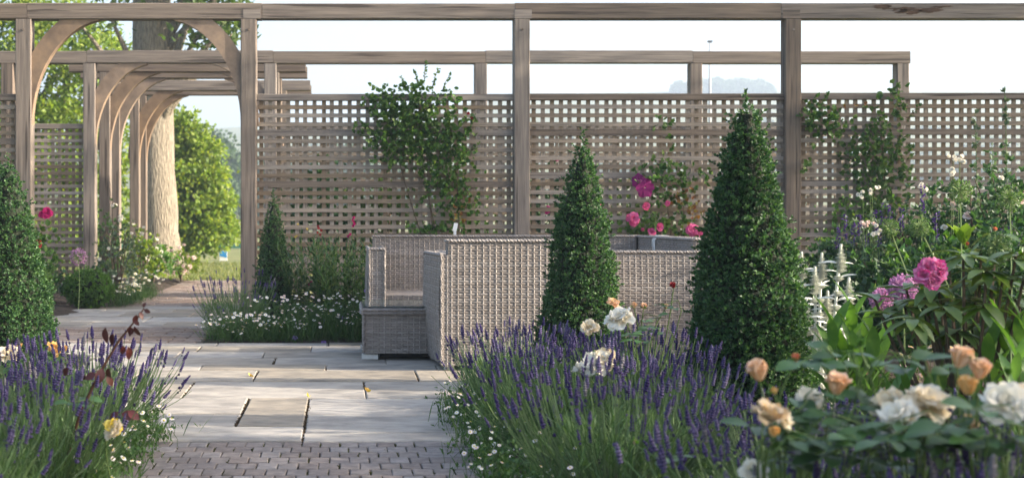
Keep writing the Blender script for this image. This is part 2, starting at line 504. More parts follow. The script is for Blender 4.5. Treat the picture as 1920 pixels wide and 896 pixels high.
M['wicker'] = noise_mat('grey_wicker', [(0.3, (0.165, 0.145, 0.13)), (0.5, (0.23, 0.203, 0.182)), (0.72, (0.30, 0.267, 0.24))], 26, (0.6, 0.6, 3), 0.6, 0.3, 200, 0.001, 0, 0.16, hue=0.2, spec=0.4)
M['wicker_in'] = noise_mat('dark_wicker_backing', [(0.3, (0.09, 0.078, 0.07)), (0.7, (0.14, 0.122, 0.11))], 30, bump=0)
M['foot'] = noise_mat('pale_plastic', [(0.3, (0.6, 0.59, 0.56)), (0.7, (0.7, 0.69, 0.66))], 30, bump=0, rough=0.5)
M['dark_gap'] = noise_mat('near_black', [(0.3, (0.012, 0.012, 0.012)), (0.7, (0.02, 0.02, 0.02))], 30, bump=0, rough=0.6)  # near-black, for the painted shade under the table and the lamp head
M['white_paint'] = noise_mat('white_paint', [(0.3, (0.72, 0.74, 0.76)), (0.7, (0.8, 0.8, 0.8))], 10, bump=0, rough=0.5)
M['blue_paint'] = noise_mat('blue_print', [(0.3, (0.03, 0.22, 0.55)), (0.7, (0.05, 0.3, 0.65))], 3, bump=0, rough=0.5)
M['net'] = noise_mat('green_netting', [(0.3, (0.03, 0.13, 0.10)), (0.7, (0.06, 0.19, 0.15))], 3, bump=0)
M['dead_leaf'] = leaf_mat('fallen_leaf', [(0.3, 0.12, 0.04), (0.42, 0.24, 0.08), (0.5, 0.4, 0.06)], 0.7, 0.2)
M['litter'] = leaf_mat('joint_litter', [(0.03, 0.022, 0.014), (0.07, 0.045, 0.026), (0.12, 0.08, 0.045), (0.04, 0.045, 0.018)], 0.9, 0.0)
gm, gN, gL, gb = base_mat('table_glass')
gb.inputs['Base Color'].default_value = (0.62, 0.72, 0.68, 1)
gb.inputs['Roughness'].default_value = 0.03
gb.inputs['Transmission Weight'].default_value = 0.85
gb.inputs['IOR'].default_value = 1.5
M['glass'] = gm

# ================================================================== the ground and hills
def hill(X, Y):
    ridge = np.interp(X, [-420, -300, -48, 0, 38, 62, 86, 150, 254, 307, 460, 700], [20, 30, 42.5, 44, 50.5, 54.5, 57, 58.5, 59, 60.5, 62, 60])
    t = np.clip((Y - 125) / (600 - 125), 0, 1)
    z = ridge * t ** 1.35
    z = z * np.where(Y > 600, np.clip(1 - (Y - 600) / 900, 0.2, 1), 1)
    z = z + np.clip((Y - 150) / 200, 0, 1) * 0.5 * np.sin(X * 0.031 + 1) * np.sin(Y * 0.027)
    return z - 0.03


xs = np.unique(np.concatenate([np.linspace(-700, -60, 33), np.linspace(-60, 60, 41), np.linspace(60, 900, 57)]))
ys = np.unique(np.concatenate([np.linspace(-60, 0, 4), np.linspace(0, 120, 31), np.linspace(120, 640, 40), np.linspace(640, 1100, 8)]))
XX, YY = np.meshgrid(xs, ys)
ZZ = hill(XX, YY)
g = Geo()
nx = len(xs)
i, j = np.meshgrid(np.arange(len(ys) - 1), np.arange(nx - 1), indexing='ij')
q = (i * nx + j).reshape(-1, 1)
g.add(np.stack([XX, YY, ZZ], -1), np.concatenate([q, q + 1, q + nx + 1, q + nx], 1))
gr = g.build('ground', M['lawn'], kind='structure', smooth=True)


def soil(name, x0, x1, y0, y1, hgt=0.05):
    nx_, ny_ = max(3, int((x1 - x0) / 0.15)), max(3, int((y1 - y0) / 0.15))
    X, Y = np.meshgrid(np.linspace(x0, x1, nx_), np.linspace(y0, y1, ny_))
    e = np.minimum(np.minimum(X - x0, x1 - X), np.minimum(Y - y0, y1 - Y))
    Z = -0.02 + hgt * np.clip(e / 0.25, 0, 1) + 0.012 * RNG.normal(size=X.shape) * (e > 0)
    i, j = np.meshgrid(np.arange(ny_ - 1), np.arange(nx_ - 1), indexing='ij')
    q = (i * nx_ + j).reshape(-1, 1)
    g = Geo()
    g.add(np.stack([X, Y, Z], -1), np.concatenate([q, q + 1, q + nx_ + 1, q + nx_], 1))
    return g.build(name, M['soil'], kind='structure', smooth=True)


soil('bed_soil', -6, -0.84, 1.5, 6.75)
soil('bed_soil', -6, -1.3, 6.754, 7.1)
soil('bed_soil', -6, -1.72, 7.104, 9.4)
soil('bed_soil', 0.56, 7.5, 1.5, 6.6)
soil('bed_soil', 0.74, 7.5, 6.604, 8.0)
soil('bed_soil', 2.66, 7.5, 8.004, 13.2)
soil('bed_soil', -1.08, 0.2, 10.36, 13.2)
soil('bed_soil', 0.204, 2.655, 11.02, 13.2)
soil('bed_soil', -6, -2.42, 14.75, 21.5)
soil('bed_soil', -6, -2.65, 12.0, 14.745)


def slab(g, x0, x1, y0, y1, z1=0.0, th=0.05, c=0.006, rough=0.004):
    """one paving piece with slightly irregular chipped edges"""
    jt = lambda: random.uniform(-rough, rough)
    cs = [(x0 + jt(), y0 + jt()), (x1 + jt(), y0 + jt()), (x1 + jt(), y1 + jt()), (x0 + jt(), y1 + jt())]
    mx, my = (x0 + x1) / 2, (y0 + y1) / 2
    V = [(x, y, z1 - th) for x, y in cs] + [(x, y, z1 - c) for x, y in cs]
    V += [(x + (c if x < mx else -c), y + (c if y < my else -c), z1 + random.uniform(-0.0015, 0.0015)) for x, y in cs]
    Fc = [(a, (a + 1) % 4, 4 + (a + 1) % 4, 4 + a) for a in range(4)] + [(4 + a, 4 + (a + 1) % 4, 8 + (a + 1) % 4, 8 + a) for a in range(4)] + [(8, 9, 10, 11)]
    g.add(V, Fc)


terr = struct('stone_terrace')
g = Geo()
g.box(-1.75, 3.4, 5.72, 10.33, -0.06, -0.022)
g.box(-3.2, -1.09, 10.334, 14.72, -0.06, -0.022)
g.build('mortar_bed', M['joint'], terr)


def pave(x0, x1, y0, y1):
    g = Geo()
    gp = 0.004
    slab(g, x0 + gp, x1 - gp, y0 + 0.010, y1 - 0.010, random.uniform(-0.003, 0.003), rough=0.006)
    g.build('paving_stone', M['stone'], terr)


# near courses laid out after the photograph
for y0, y1, js in [
    (5.74, 6.14, [-1.75, -0.95, -0.17]), (5.74, 5.97, [-0.17, 0.95, 1.7]), (5.97, 6.56, [-0.17, 0.98, 1.7]),
    (6.14, 6.56, [-1.75, -0.49]), (6.14, 7.12, [-0.49, -0.17]), (6.56, 7.12, [-1.75, -1.1, -0.49]), (6.56, 7.12, [-0.17, 0.72, 1.7]),
    (7.12, 7.86, [-1.75, -0.86, 0.13, 1.02, 1.7]), (7.86, 8.42, [-1.7, -1.25, -0.52, 0.46, 1.25, 2.1, 2.65]),
    (8.42, 8.75, [-1.7, -0.9, -0.1, 0.62, 1.5, 2.3, 2.65]), (8.75, 9.22, [-1.7, -1.3, -0.45, 0.3, 1.0, 1.9, 2.65]),
    (9.22, 9.62, [-1.75, -1.15, -0.55, 0.2, 0.9, 1.6, 2.3, 2.65]), (9.62, 10.05, [-1.75, -1.05, -0.22, 0.55, 1.3, 2.0, 2.65]), (10.05, 10.32, [-1.75, -0.95, -0.1, 0.7, 1.5, 2.3, 2.65]),
    (10.33, 11.0, [0.21, 0.95, 1.8, 2.65]), (9.42, 10.32, [-3.1, -2.4, -1.75]),
    (11.85, 12.45, [-3.1, -2.3, -1.62, -1.1]), (12.45, 13.1, [-3.1, -2.55, -1.85, -1.1]), (13.1, 13.7, [-3.1, -2.2, -1.5, -1.1]), (13.7, 14.2, [-3.1, -2.5, -1.75, -1.1]), (14.2, 14.7, [-3.1, -2.15, -1.1])]:
    for a, b in zip(js[:-1], js[1:]):
        pave(a, b, y0, y1)

# brick paving nearest the camera: every brick a piece
bp = struct('brick_path')
g = Geo()
g.box(-1.2, 1.5, 3.0, 5.715, -0.06, -0.014)
g.box(-2.45, -1.1, 14.724, 21.0, -0.06, -0.014)
g.build('sand_bed', M['joint'], bp)
BR = []
for k in range(4):
    g = Geo()
    slab(g, -0.0375, 0.0375, -0.0585, 0.0585, 0, 0.05, 0.0035, 0.0018)
    BR.append(g.mesh('brick'))
BRL = []
for k in range(3):
    g = Geo()
    slab(g, -0.106, 0.106, -0.0585, 0.0585, 0, 0.05, 0.0035, 0.002)
    BRL.append(g.mesh('brick'))
mo = Geo()
row = 0
y = 5.655
nb = 0
while y > 4.3:
    x = -0.605 + (0.04 if row % 2 else 0)
    R_ = 0.325 + 0.02 * row
    put('brick', random.choice(BR), M['brick'], bp, loc=(x - 0.0795, y, random.uniform(-0.0025, 0.001)))
    while x + 0.03 < R_:
        put('brick', random.choice(BR), M['brick'], bp, loc=(x + random.uniform(-.002, .002), y + random.uniform(-.002, .002), random.uniform(-0.0025, 0.001)), rot=(random.uniform(-.006, .006), random.uniform(-.006, .006), random.uniform(-.012, .012)))
        nb += 1
        if random.random() < 0.45:
            c = np.array([x + 0.0395, y, -0.012]) + RNG.normal(size=(14, 3)) * [0.003, 0.018, 0.002]
            leafcloud(mo, c, np.tile([0, 0, 1.0], (14, 1)), 3, 0.012, 0.9)
        x += 0.0795
    xl = -0.605 - 0.0795 + (0.04 if row % 2 else 0) - 0.042
    xr = x - 0.0795 + 0.042
    for xb in (xl - 0.106, xl - 0.324, xr + 0.106, xr + 0.324):
        put('brick', random.choice(BRL), M['brick'], bp, loc=(xb, y, random.uniform(-0.0025, 0.001)), rot=(0, 0, random.uniform(-.008, .008)))
    if row % 1 == 0:
        for xe in (xl + 0.002, xr - 0.002):
            c = np.array([xe, y, -0.012]) + RNG.normal(size=(16, 3)) * [0.003, 0.03, 0.002]
            leafcloud(mo, c, np.tile([0, 0, 1.0], (16, 1)), 3, 0.013, 0.9)
    y -= 0.1245
    row += 1
mo.build('moss', M['moss'], bp, 'stuff')
g = Geo()
y = 10.38
r_ = 0
while y < 11.82:
    x = -3.1 + (0.11 if r_ % 2 else 0)
    while x < -1.15:
        slab(g, x, min(x + 0.208, -1.1), y, y + 0.098, random.uniform(-.004, .002), rough=0.003)
        x += 0.219
    y += 0.108
    r_ += 1
g.build('paver_band', M['brick_far'], bp, 'stuff')
g = Geo()
y = 14.74
r_ = 0
while y < 20.95:
    x = -2.43 + (0.11 if r_ % 2 else 0)
    while x < -1.2:
        slab(g, x, min(x + 0.208, -1.12), y, y + 0.098, random.uniform(-.004, .002), rough=0.003)
        x += 0.219
    y += 0.108
    r_ += 1
g.build('paver_walk', M['brick_far'], bp, 'stuff')

g = Geo()
for (x, y0, y1) in [(-0.17, 5.75, 7.1), (-0.49, 6.15, 7.1), (-0.86, 7.14, 7.85), (0.13, 7.5, 7.85), (-0.52, 7.9, 8.4), (0.46, 7.9, 8.4), (-0.1, 8.45, 8.74), (-0.45, 8.8, 9.2)]:
    n = int((y1 - y0) * 160)
    yy = RNG.uniform(y0, y1, n)
    c = np.column_stack([x + RNG.normal(0, .006, n), yy, np.full(n, -0.012)])
    leafcloud(g, c, np.tile([0, 0, 1.0], (n, 1)), 2, 0.014, 1.1, DIAM)
g.build('joint_litter', M['litter'], terr, 'stuff')

# fallen leaves lying in the open joints
for (px, py, d, lab, mt) in [(577, 745, 7.13, 'small yellow leaf lying at a joint in the middle of the paving', 'yellow'), (688, 735, 7.35, 'brown curled leaf lying in the short open joint of the paving', 'dead_leaf'), (468, 706, 8.08, 'brown fallen leaf caught in a paving joint by the shadow edge', 'dead_leaf')]:
    p = P(px, py, d)
    p[2] = 0.004
    t = thing('fallen_leaf', lab, 'leaf', p)
    g = Geo()
    leafcloud(g, np.array([p]), np.array([[0.5, 0.2, 0.8]]), 3, 0.032, 0.9, WIDE)
    g.build('leaf_blade', M[mt], t, 'stuff')

# ================================================================== oak pergolas and trellis
R1, R2 = 12.5, 16.3
BT, BB = 2.97, 2.82
XP1 = [-2.965, -0.865, 1.685, 4.215, 6.75]
XP2 = [-4.07, -3.07, -0.865, 1.70, 4.32, 6.84]
PW = 0.074


def brace(root, xi, sgn, y, zb=BB, wd=0.165, a_=0.725, b_=0.985, th=0.052):
    """curved knee brace: from the post face at xi rising towards sgn"""
    g = Geo()
    cx, cz = xi + sgn * a_, zb - b_ + 0.0
    n = 14
    V = []
    for k in range(n + 1):
        th_ = PI - (PI / 2 - 0.14) * k / n
        for rr in (0, wd):
            ex = cx + sgn * (a_ + rr) * math.cos(th_)
            ez = cz + (b_ + rr * 0.96) * math.sin(th_)
            for yy in (y - th, y + th):
                V.append((ex, yy, ez))
    Fc = []
    for k in range(n):
        o = k * 4
        Fc += [(o, o + 1, o + 5, o + 4), (o + 2, o + 6, o + 7, o + 3), (o, o + 4, o + 6, o + 2), (o + 1, o + 3, o + 7, o + 5)]
    Fc += [(0, 2, 3, 1), (n * 4, n * 4 + 1, n * 4 + 3, n * 4 + 2)]
    g.add(V, Fc)
    g.build('brace', M['oak_arc'], root)


def post(root, x, y, zt=BB, w=PW):
    g = Geo()
    g.cbox(x - w, x + w, y - w, y + w, -0.05, zt - 0.001, 0.008)
    return g.build('post', M['oak_z'], root)


def beam(root, x0, x1, y, z0=BB, z1=BT, w=0.072):
    g = Geo()
    g.cbox(x0, x1, y - w, y + w, z0, z1, 0.008)
    return g.build('beam', M['oak_x'], root)


def pegs(root, x, y, z):
    g = Geo()
    g.tubes(np.array([[(x, y - PW - 0.008, z), (x, y - PW + 0.02, z)]]), 0.011, 6)
    g.build('peg', M['oak_z'], root)


pg = thing('oak_pergola', 'long weathered oak pergola nearest the seating, with an arch over the path', 'pergola', (0, R1, 0))
for x in XP1:
    post(pg, x, R1)
for x in XP1[:-1]:
    pegs(pg, x, R1, BB - 0.10)
ends = [-5.6, -2.93, -0.74, 1.62, 4.10, 7.6]
for a, b in zip(ends[:-1], ends[1:]):
    beam(pg, a + 0.002, b - 0.002, R1, BB + random.uniform(-.002, .002), BT + random.uniform(-.006, .006))
for x in (-0.83, 1.70, 4.20):          # scarf pieces housed on the post heads
    g = Geo()
    g.box(x - 0.085, x + 0.075, R1 - 0.0755, R1 - 0.06, BB + 0.003, BB + 0.085)
    g.build('scarf_joint', M['oak_x'], pg)
brace(pg, XP1[0] + PW, 1, R1)
brace(pg, XP1[1] - PW, -1, R1)
g = Geo()
for k in range(26):          # peeled bark left on the face of the beam
    xc = random.gauss(5.33, 0.17)
    L_ = random.uniform(0.05, 0.22)
    zc = BB + 0.092 + random.gauss(0, 0.014) + 0.015 * math.sin(xc * 9)
    h_ = random.uniform(0.004, 0.013)
    q_ = np.linspace(-1, 1, 6)
    top = h_ * np.sqrt(np.clip(1 - q_ ** 2, 0.02, 1)) * RNG.uniform(.6, 1.3, 6)
    V = np.concatenate([np.stack([xc + q_ * L_ / 2, np.full(6, R1 - 0.074 - 0.0005 * (k % 7) - 0.001), zc + sg * top + .004 * q_], 1) for sg in (1, -1)])
    g.add(V, [(e, 6 + e, 7 + e, e + 1) for e in range(5)])
g.build('bark_patch', M['peel'], pg, 'stuff')
pg2 = thing('oak_pergola', 'second weathered oak pergola standing behind the trellis, ending short of the first', 'pergola', (0, R2, 0))
for x in XP2:
    post(pg2, x, R2, BB + 0.03, 0.075)
ends = [-5.6, -3.10, -0.83, 1.76, 4.28, 6.93]
for k, (a, b) in enumerate(zip(ends[:-1], ends[1:])):
    beam(pg2, a + 0.002, b - 0.002, R2, BB + 0.03 + 0.006 * (k % 2), BT + 0.03 + 0.01 * (k % 2))
brace(pg2, XP2[1] + 0.075, 1, R2, BB + 0.03)
brace(pg2, XP2[2] - 0.075, -1, R2, BB + 0.03)
for k, (yy, lab) in enumerate([(16.96, 'oak arch right behind the second pergola, first of the tunnel'), (17.7, 'oak arch of the tunnel, third hoop along the path'),
                               (19.4, 'sunlit oak arch towards the lawn, with orange light on its brace'), (20.1, 'farthest oak arch of the tunnel, beside the big tree trunk')]):
    t = thing('oak_arch', lab, 'arch', (-1.97, yy, 0), 'oak arches over the path')
    post(t, -3.0, yy, BB, 0.07)
    post(t, -0.86, yy, BB, 0.07)
    beam(t, -3.45, -0.45, yy)
    brace(t, -2.93, 1, yy)
    brace(t, -0.93, -1, yy)


def trellis(x0, x1, y, z0, z1, label, pitch=0.0835, vp=0.08, rails=(), sw=0.039):
    t = thing('trellis_panel', label, 'trellis', ((x0 + x1) / 2, y, 0), 'oak trellis panels')
    cx = (x0 + x1) / 2
    w = x1 - x0
    g = Geo()
    g.cbox(x0, x1, y - 0.034, y + 0.034, z1 - 0.062, z1, 0.004)
    g.build('top_rail', M['oak_x'], t)
    g = Geo()
    g.cbox(x0, x1, y - 0.03, y + 0.03, z0, z0 + 0.05, 0.004)
    g.build('bottom_rail', M['oak_x'], t)
    gv = Geo()
    gv.box(-sw * 0.5, sw * 0.5, 0, 0.014, z0 + 0.05, z1 - 0.062)
    mv = gv.mesh('slat')
    gh = Geo()
    gh.box(-w / 2, w / 2, -0.016, -0.001, -sw * 0.5, sw * 0.5)
    mh = gh.mesh('slat')
    gb = Geo()
    gb.box(-w / 2 + 0.001, w / 2 - 0.001, -0.02, -0.003, -sw * 0.75, sw * 0.75)
    mb = gb.mesh('rail')
    n = int(round(w / pitch))
    for k in range(n):
        x = -w / 2 + (k + 0.5) * w / n
        put('slat', mv, M['slat_z'], t, loc=(x + random.uniform(-.004, .004), 0.002, 0), rot=(0, random.uniform(-.0016, .0016), random.uniform(-.05, .05)))
    z = z1 - 0.062 - 0.062
    k = 0
    while z > z0 + 0.09:
        if k in rails:
            put('rail', mb, M['oak_x'], t, loc=(0, 0, z))
        else:
            put('slat', mh, M['slat_x'], t, loc=(0, 0, z + random.uniform(-.003, .003)), rot=(random.uniform(-.08, .08), random.uniform(-.0022, .0022), 0))
        z -= vp
        k += 1
    return t


TZ = 2.125
trellis(-5.5, XP1[0] - PW - 0.002, R1, 0.12, TZ, 'trellis panel at the outer side of the first arch, cut by the picture edge', rails=(4,))
trellis(XP1[1] + PW + .002, XP1[2] - PW - .002, R1, 0.12, TZ, 'trellis panel beside the arch, carrying the big leafy climber', rails=(3, 9))
trellis(XP1[2] + PW + .002, XP1[3] - PW - .002, R1, 0.12, TZ + .004, 'trellis panel with pink roses growing against it', rails=(3, 8))
trellis(XP1[3] + PW + .002, XP1[4] - PW - .002, R1, 0.12, TZ + .01, 'trellis panel behind the tall flower border', rails=(3, 9))
trellis(XP2[0] + PW, XP2[1] - PW - .002, R2, 0.12, 2.12, 'narrow trellis panel behind the clipped ball, backed by bright trees')
trellis(XP2[2] + PW + .002, XP2[3] - PW - .002, R2, 0.12, 2.11, 'rear trellis panel seen through the one with the big climber')
trellis(XP2[3] + PW + .002, XP2[4] - PW - .002, R2, 0.12, 2.11, 'rear trellis panel seen through the one with pink roses')
trellis(XP2[4] + PW + .002, XP2[5] - PW - .002, R2, 0.12, 2.11, 'rear trellis panel at the short end of the second pergola')

# ================================================================== wicker furniture
def weave(g, o, U, V, nrm, w, h, pu=0.04, pv=0.0165, amp=0.0021, wf=None, backing=None):
    """horizontal strands woven over upright stakes on the plane o + u*U + v*V"""
    o, U, V, nrm = [np.asarray(q, float) for q in (o, U, V, nrm)]
    nu, nv = max(2, int(round(w / pu))), max(2, int(round(h / pv)))
    m = nu * 2 + 1
    s_ = np.linspace(0, 1, m)
    rows = (np.arange(nv) + 0.5) / nv
    ph = (np.arange(nv) % 2) * PI
    dep = amp * np.sin(PI * np.arange(m)[None] / 2 + ph[:, None])          # (nv,m)
    edge = np.array([-0.46, 0.0, 0.46]) * h / nv
    bulge = np.array([-0.0026, 0.0010, -0.0026])
    jit = RNG.normal(size=(nv, m)) * 0.0007
    A, B = np.meshgrid(rows, s_, indexing='ij')
    off = wf(A, B) if wf else 0
    uu = (B * w)[..., None]
    P3 = o + uu * U
    P3 = P3 + (A * h + jit)[..., None] * V + (dep + off)[..., None] * nrm
    Q = P3[:, :, None] + edge[None, None, :, None] * V + bulge[None, None, :, None] * nrm
    i, j, c = np.meshgrid(np.arange(nv), np.arange(m - 1), np.arange(2), indexing='ij')
    b = (i * m + j) * 3 + c
    g.add(Q, np.stack([b, b + 3, b + 4, b + 1], -1).reshape(-1, 4))
    # stakes
    xs_ = (np.arange(nu) + 0.5) / nu * w
    ts = np.linspace(0, h, 5)
    pts = o + xs_[:, None, None] * U + ts[None, :, None] * V - 0.0048 * nrm
    if wf:
        pts = pts + wf(np.broadcast_to(ts / h, (len(xs_), 5)), np.broadcast_to((xs_ / w)[:, None], (len(xs_), 5)))[..., None] * nrm
    g.tubes(pts, 0.007, 6, cap=False)


def woven_box(g, x0, x1, y0, y1, z0, z1, faces, curve=None):
    if 'f' in faces:
        weave(g, (x0, y0, z0), (1, 0, 0), (0, 0, 1), (0, -1, 0), x1 - x0, z1 - z0)
    if 'b' in faces:
        weave(g, (x1, y1, z0), (-1, 0, 0), (0, 0, 1), (0, 1, 0), x1 - x0, z1 - z0)
    if 'l' in faces:
        weave(g, (x0, y1, z0), (0, -1, 0), (0, 0, 1), (-1, 0, 0), y1 - y0, z1 - z0, wf=curve)
    if 'r' in faces:
        weave(g, (x1, y0, z0), (0, 1, 0), (0, 0, 1), (1, 0, 0), y1 - y0, z1 - z0, wf=curve)
    if 't' in faces:
        weave(g, (x0, y0, z1), (1, 0, 0), (0, 1, 0), (0, 0, 1), x1 - x0, y1 - y0)


def core(root, name, x0, x1, y0, y1, z0, z1, i=0.012):
    g = Geo()
    g.box(x0 + i, x1 - i, y0 + i, y1 - i, z0 + i * 0.5, z1 - i)
    g.build(name, M['wicker_in'], root)


def braid(root, pts, r=0.0105):
    """two strands twisted along an edge"""
    pts = np.asarray(pts, float)
    L = np.concatenate([[0], np.cumsum(np.linalg.norm(np.diff(pts, axis=0), axis=1))])
    n = max(8, int(L[-1] / 0.016))
    t = np.linspace(0, L[-1], n)
    c = np.stack([np.interp(t, L, pts[:, k]) for k in range(3)], 1)
    d = unit(np.gradient(c, axis=0))
    up = np.where(np.abs(d[:, 2:3]) > 0.8, np.array([[1.0, 0, 0]]), np.array([[0, 0, 1.0]]))
    u = unit(np.cross(d, up))
    v = np.cross(d, u)
    g = Geo()
    for ph in (0, PI):
        a = t / 0.045 * 2 * PI + ph
        g.tubes((c + 0.006 * (u * np.cos(a)[:, None] + v * np.sin(a)[:, None]))[None], r * 0.8, 4)
    g.build('braided_edge', M['wicker'], root, 'stuff', off=(0, 0, 0))


BH, AH, SH = 0.815, 0.728, 0.38
shp = lambda v, u: 0.018 * np.sin(PI * v) - 0.012 * (1 - v) ** 3 + 0.0 * u


def chair(label, loc, rot, w, d, arms='lr', backext=(0, 0), name='wicker_armchair', cat='armchair'):
    """back plane at local y=0 facing -y, sitter faces +y; local x from 0 to w"""
    t = thing(name, label, cat, loc)
    t.rotation_euler = (0, 0, rot)
    WL[t.name] = (0, 0, 0)
    bt, at = 0.11, 0.115
    x0 = 0.045 if 'l' in arms else 0
    x1 = w - (0.045 if 'r' in arms else 0)
    g = Geo()
    bx0, bx1 = x0 - backext[0], x1 + backext[1]
    woven_box(g, bx0, bx1, 0, bt, 0.03, BH, 'ft')
    weave(g, (bx1, bt, SH), (-1, 0, 0), (0, 0, 1), (0, 1, 0), bx1 - bx0, BH - SH)
    weave(g, (bx0, bt, AH - .05), (0, -1, 0), (0, 0, 1), (-1, 0, 0), bt, BH - AH + .05)
    weave(g, (bx1, 0, AH - .05), (0, 1, 0), (0, 0, 1), (1, 0, 0), bt, BH - AH + .05)
    bo = g.build('backrest', M['wicker'], t, 'stuff', smooth=True, off=(0, 0, 0))
    core(bo, 'frame', bx0, bx1, 0, bt, 0.03, BH)
    braid(bo, [(bx0, 0, BH), (bx1, 0, BH)])
    braid(bo, [(bx0, 0, BH), (bx0, bt, BH)])
    braid(bo, [(bx0, bt, BH), (bx1, bt, BH)])
    for sd_, xa in (('l', 0), ('r', w - at)):
        if sd_ not in arms:
            continue
        g = Geo()
        out = 'l' if sd_ == 'l' else 'r'
        inn = 'r' if sd_ == 'l' else 'l'
        woven_box(g, xa, xa + at, 0.0, d, 0.03, AH, 'bt' + out, shp)
        woven_box(g, xa, xa + at, 0.0, d, SH, AH, inn)
        weave(g, (xa if sd_ == 'l' else w - 0.05, 0.001, 0.03), (1, 0, 0), (0, 0, 1), (0, -1, 0), 0.05, AH - 0.03)
        a = g.build('arm', M['wicker'], t, 'stuff', smooth=True, off=(0, 0, 0))
        core(a, 'frame', xa, xa + at, 0, d, 0.03, AH)
        xo = xa if sd_ == 'l' else xa + at
        xi = xa + at if sd_ == 'l' else xa
        braid(a, [(xo, 0, AH), (xo, d, AH), (xi, d, AH)])
        braid(a, [(xi, bt, AH), (xi, d, AH)])
        braid(a, [(xa, d, AH), (xa, d, 0.04)])
        braid(a, [(xa + at, d, AH), (xa + at, d, 0.04)])
        if sd_ == 'l':
            braid(a, [(0, 0, 0.04), (0, 0, AH)], 0.008)
    g = Geo()
    sx0 = at if 'l' in arms else 0
    sx1 = w - at if 'r' in arms else w
    woven_box(g, sx0, sx1, bt, d - 0.02, 0.03, SH, 'bt')
    s_ = g.build('seat', M['wicker'], t, 'stuff', smooth=True, off=(0, 0, 0))
    core(s_, 'frame', sx0, sx1, bt, d - 0.02, 0.03, SH)
    for fx in (0.06, w - 0.06):
        for fy in (0.06, d - 0.06):
            g = Geo()
            g.cbox(fx - 0.03, fx + 0.03, fy - 0.02, fy + 0.02, 0.002, 0.03, 0.004)
            g.build('foot', M['foot'], t, off=(0, 0, 0))
    return t


chair('woven wicker armchair with its back to the lavender, nearest the paving', (0.628, 8.39, 0), math.radians(4), 1.06, 0.76)
fs = chair('long woven wicker sofa along the back of the seating group, facing the lavender', (2.395, 10.93, 0), PI, 2.185, 0.88, arms='r', name='wicker_sofa', cat='sofa')
rs = chair('woven wicker sofa end turned sideways between the two tall clipped cones', (2.52, 9.09, 0), PI / 2, 0.95, 0.66, arms='l', backext=(0.0, 0.87), name='wicker_sofa', cat='sofa')
# loose tie over the backrest of the sideways sofa
g = Geo()
for k in range(9):
    x = 1.08 + 0.012 * k + random.uniform(-.004, .004)
    zl = BH - random.uniform(0.05, 0.11)
    g.tubes(np.array([[(x, 0.02, BH + 0.012), (x, 0.10, BH + 0.014), (x + random.uniform(-.01, .01), 0.128, BH - 0.02), (x + random.uniform(-.02, .02), 0.13, zl)]]), 0.003, 4)
g.build('tie_strands', M['foot'], rs, 'stuff', off=(0, 0, 0))

tb = thing('wicker_table', 'low woven wicker table with a glass top at the end of the armchair', 'table', (0.144, 9.02, 0))
WL[tb.name] = (0, 0, 0)
tw, td, thh = 0.82, 0.74, 0.345
g = Geo()
woven_box(g, 0.008, tw - 0.008, 0.008, td - 0.008, 0.045, thh - 0.03, 'flrb')
bo = g.build('base', M['wicker'], tb, 'stuff', smooth=True, off=(0, 0, 0))
core(bo, 'frame', 0, tw, 0, td, 0.045, thh - 0.02, 0.02)
g = Geo()
woven_box(g, 0, tw, 0, td, thh - 0.03, thh, 't')
bo2 = g.build('woven_top', M['wicker'], tb, 'stuff', smooth=True, off=(0, 0, 0))
for z in (thh - 0.028, thh - 0.006):
    braid(bo2, [(0, 0, z), (tw, 0, z), (tw, td, z), (0, td, z), (0, 0, z)], 0.013)
braid(bo, [(0.008, 0.004, 0.05), (0.008, 0.004, thh - .03)])
g = Geo()
g.cbox(0.004, tw - .004, 0.004, td - .004, thh + 0.012, thh + 0.02, 0.002)
g.build('glass_top', M['glass'], tb, off=(0, 0, 0))
for fx, fy in ((0.05, 0.05), (tw - 0.05, 0.05), (0.05, td - 0.05), (tw - .05, td - .05)):
    g = Geo()
    g.cbox(fx - 0.055, fx + 0.055, fy - 0.02, fy + 0.02, 0.003, 0.04, 0.004)
    g.build('foot', M['foot'], tb, off=(0, 0, 0))
g = Geo()
g.box(0.12, tw - 0.12, 0.06, td - .06, 0.02, 0.044)
g.build('gap_shade', M['dark_gap'], tb, off=(0, 0, 0))  # black block: shade of the gap under the table, put in as colour

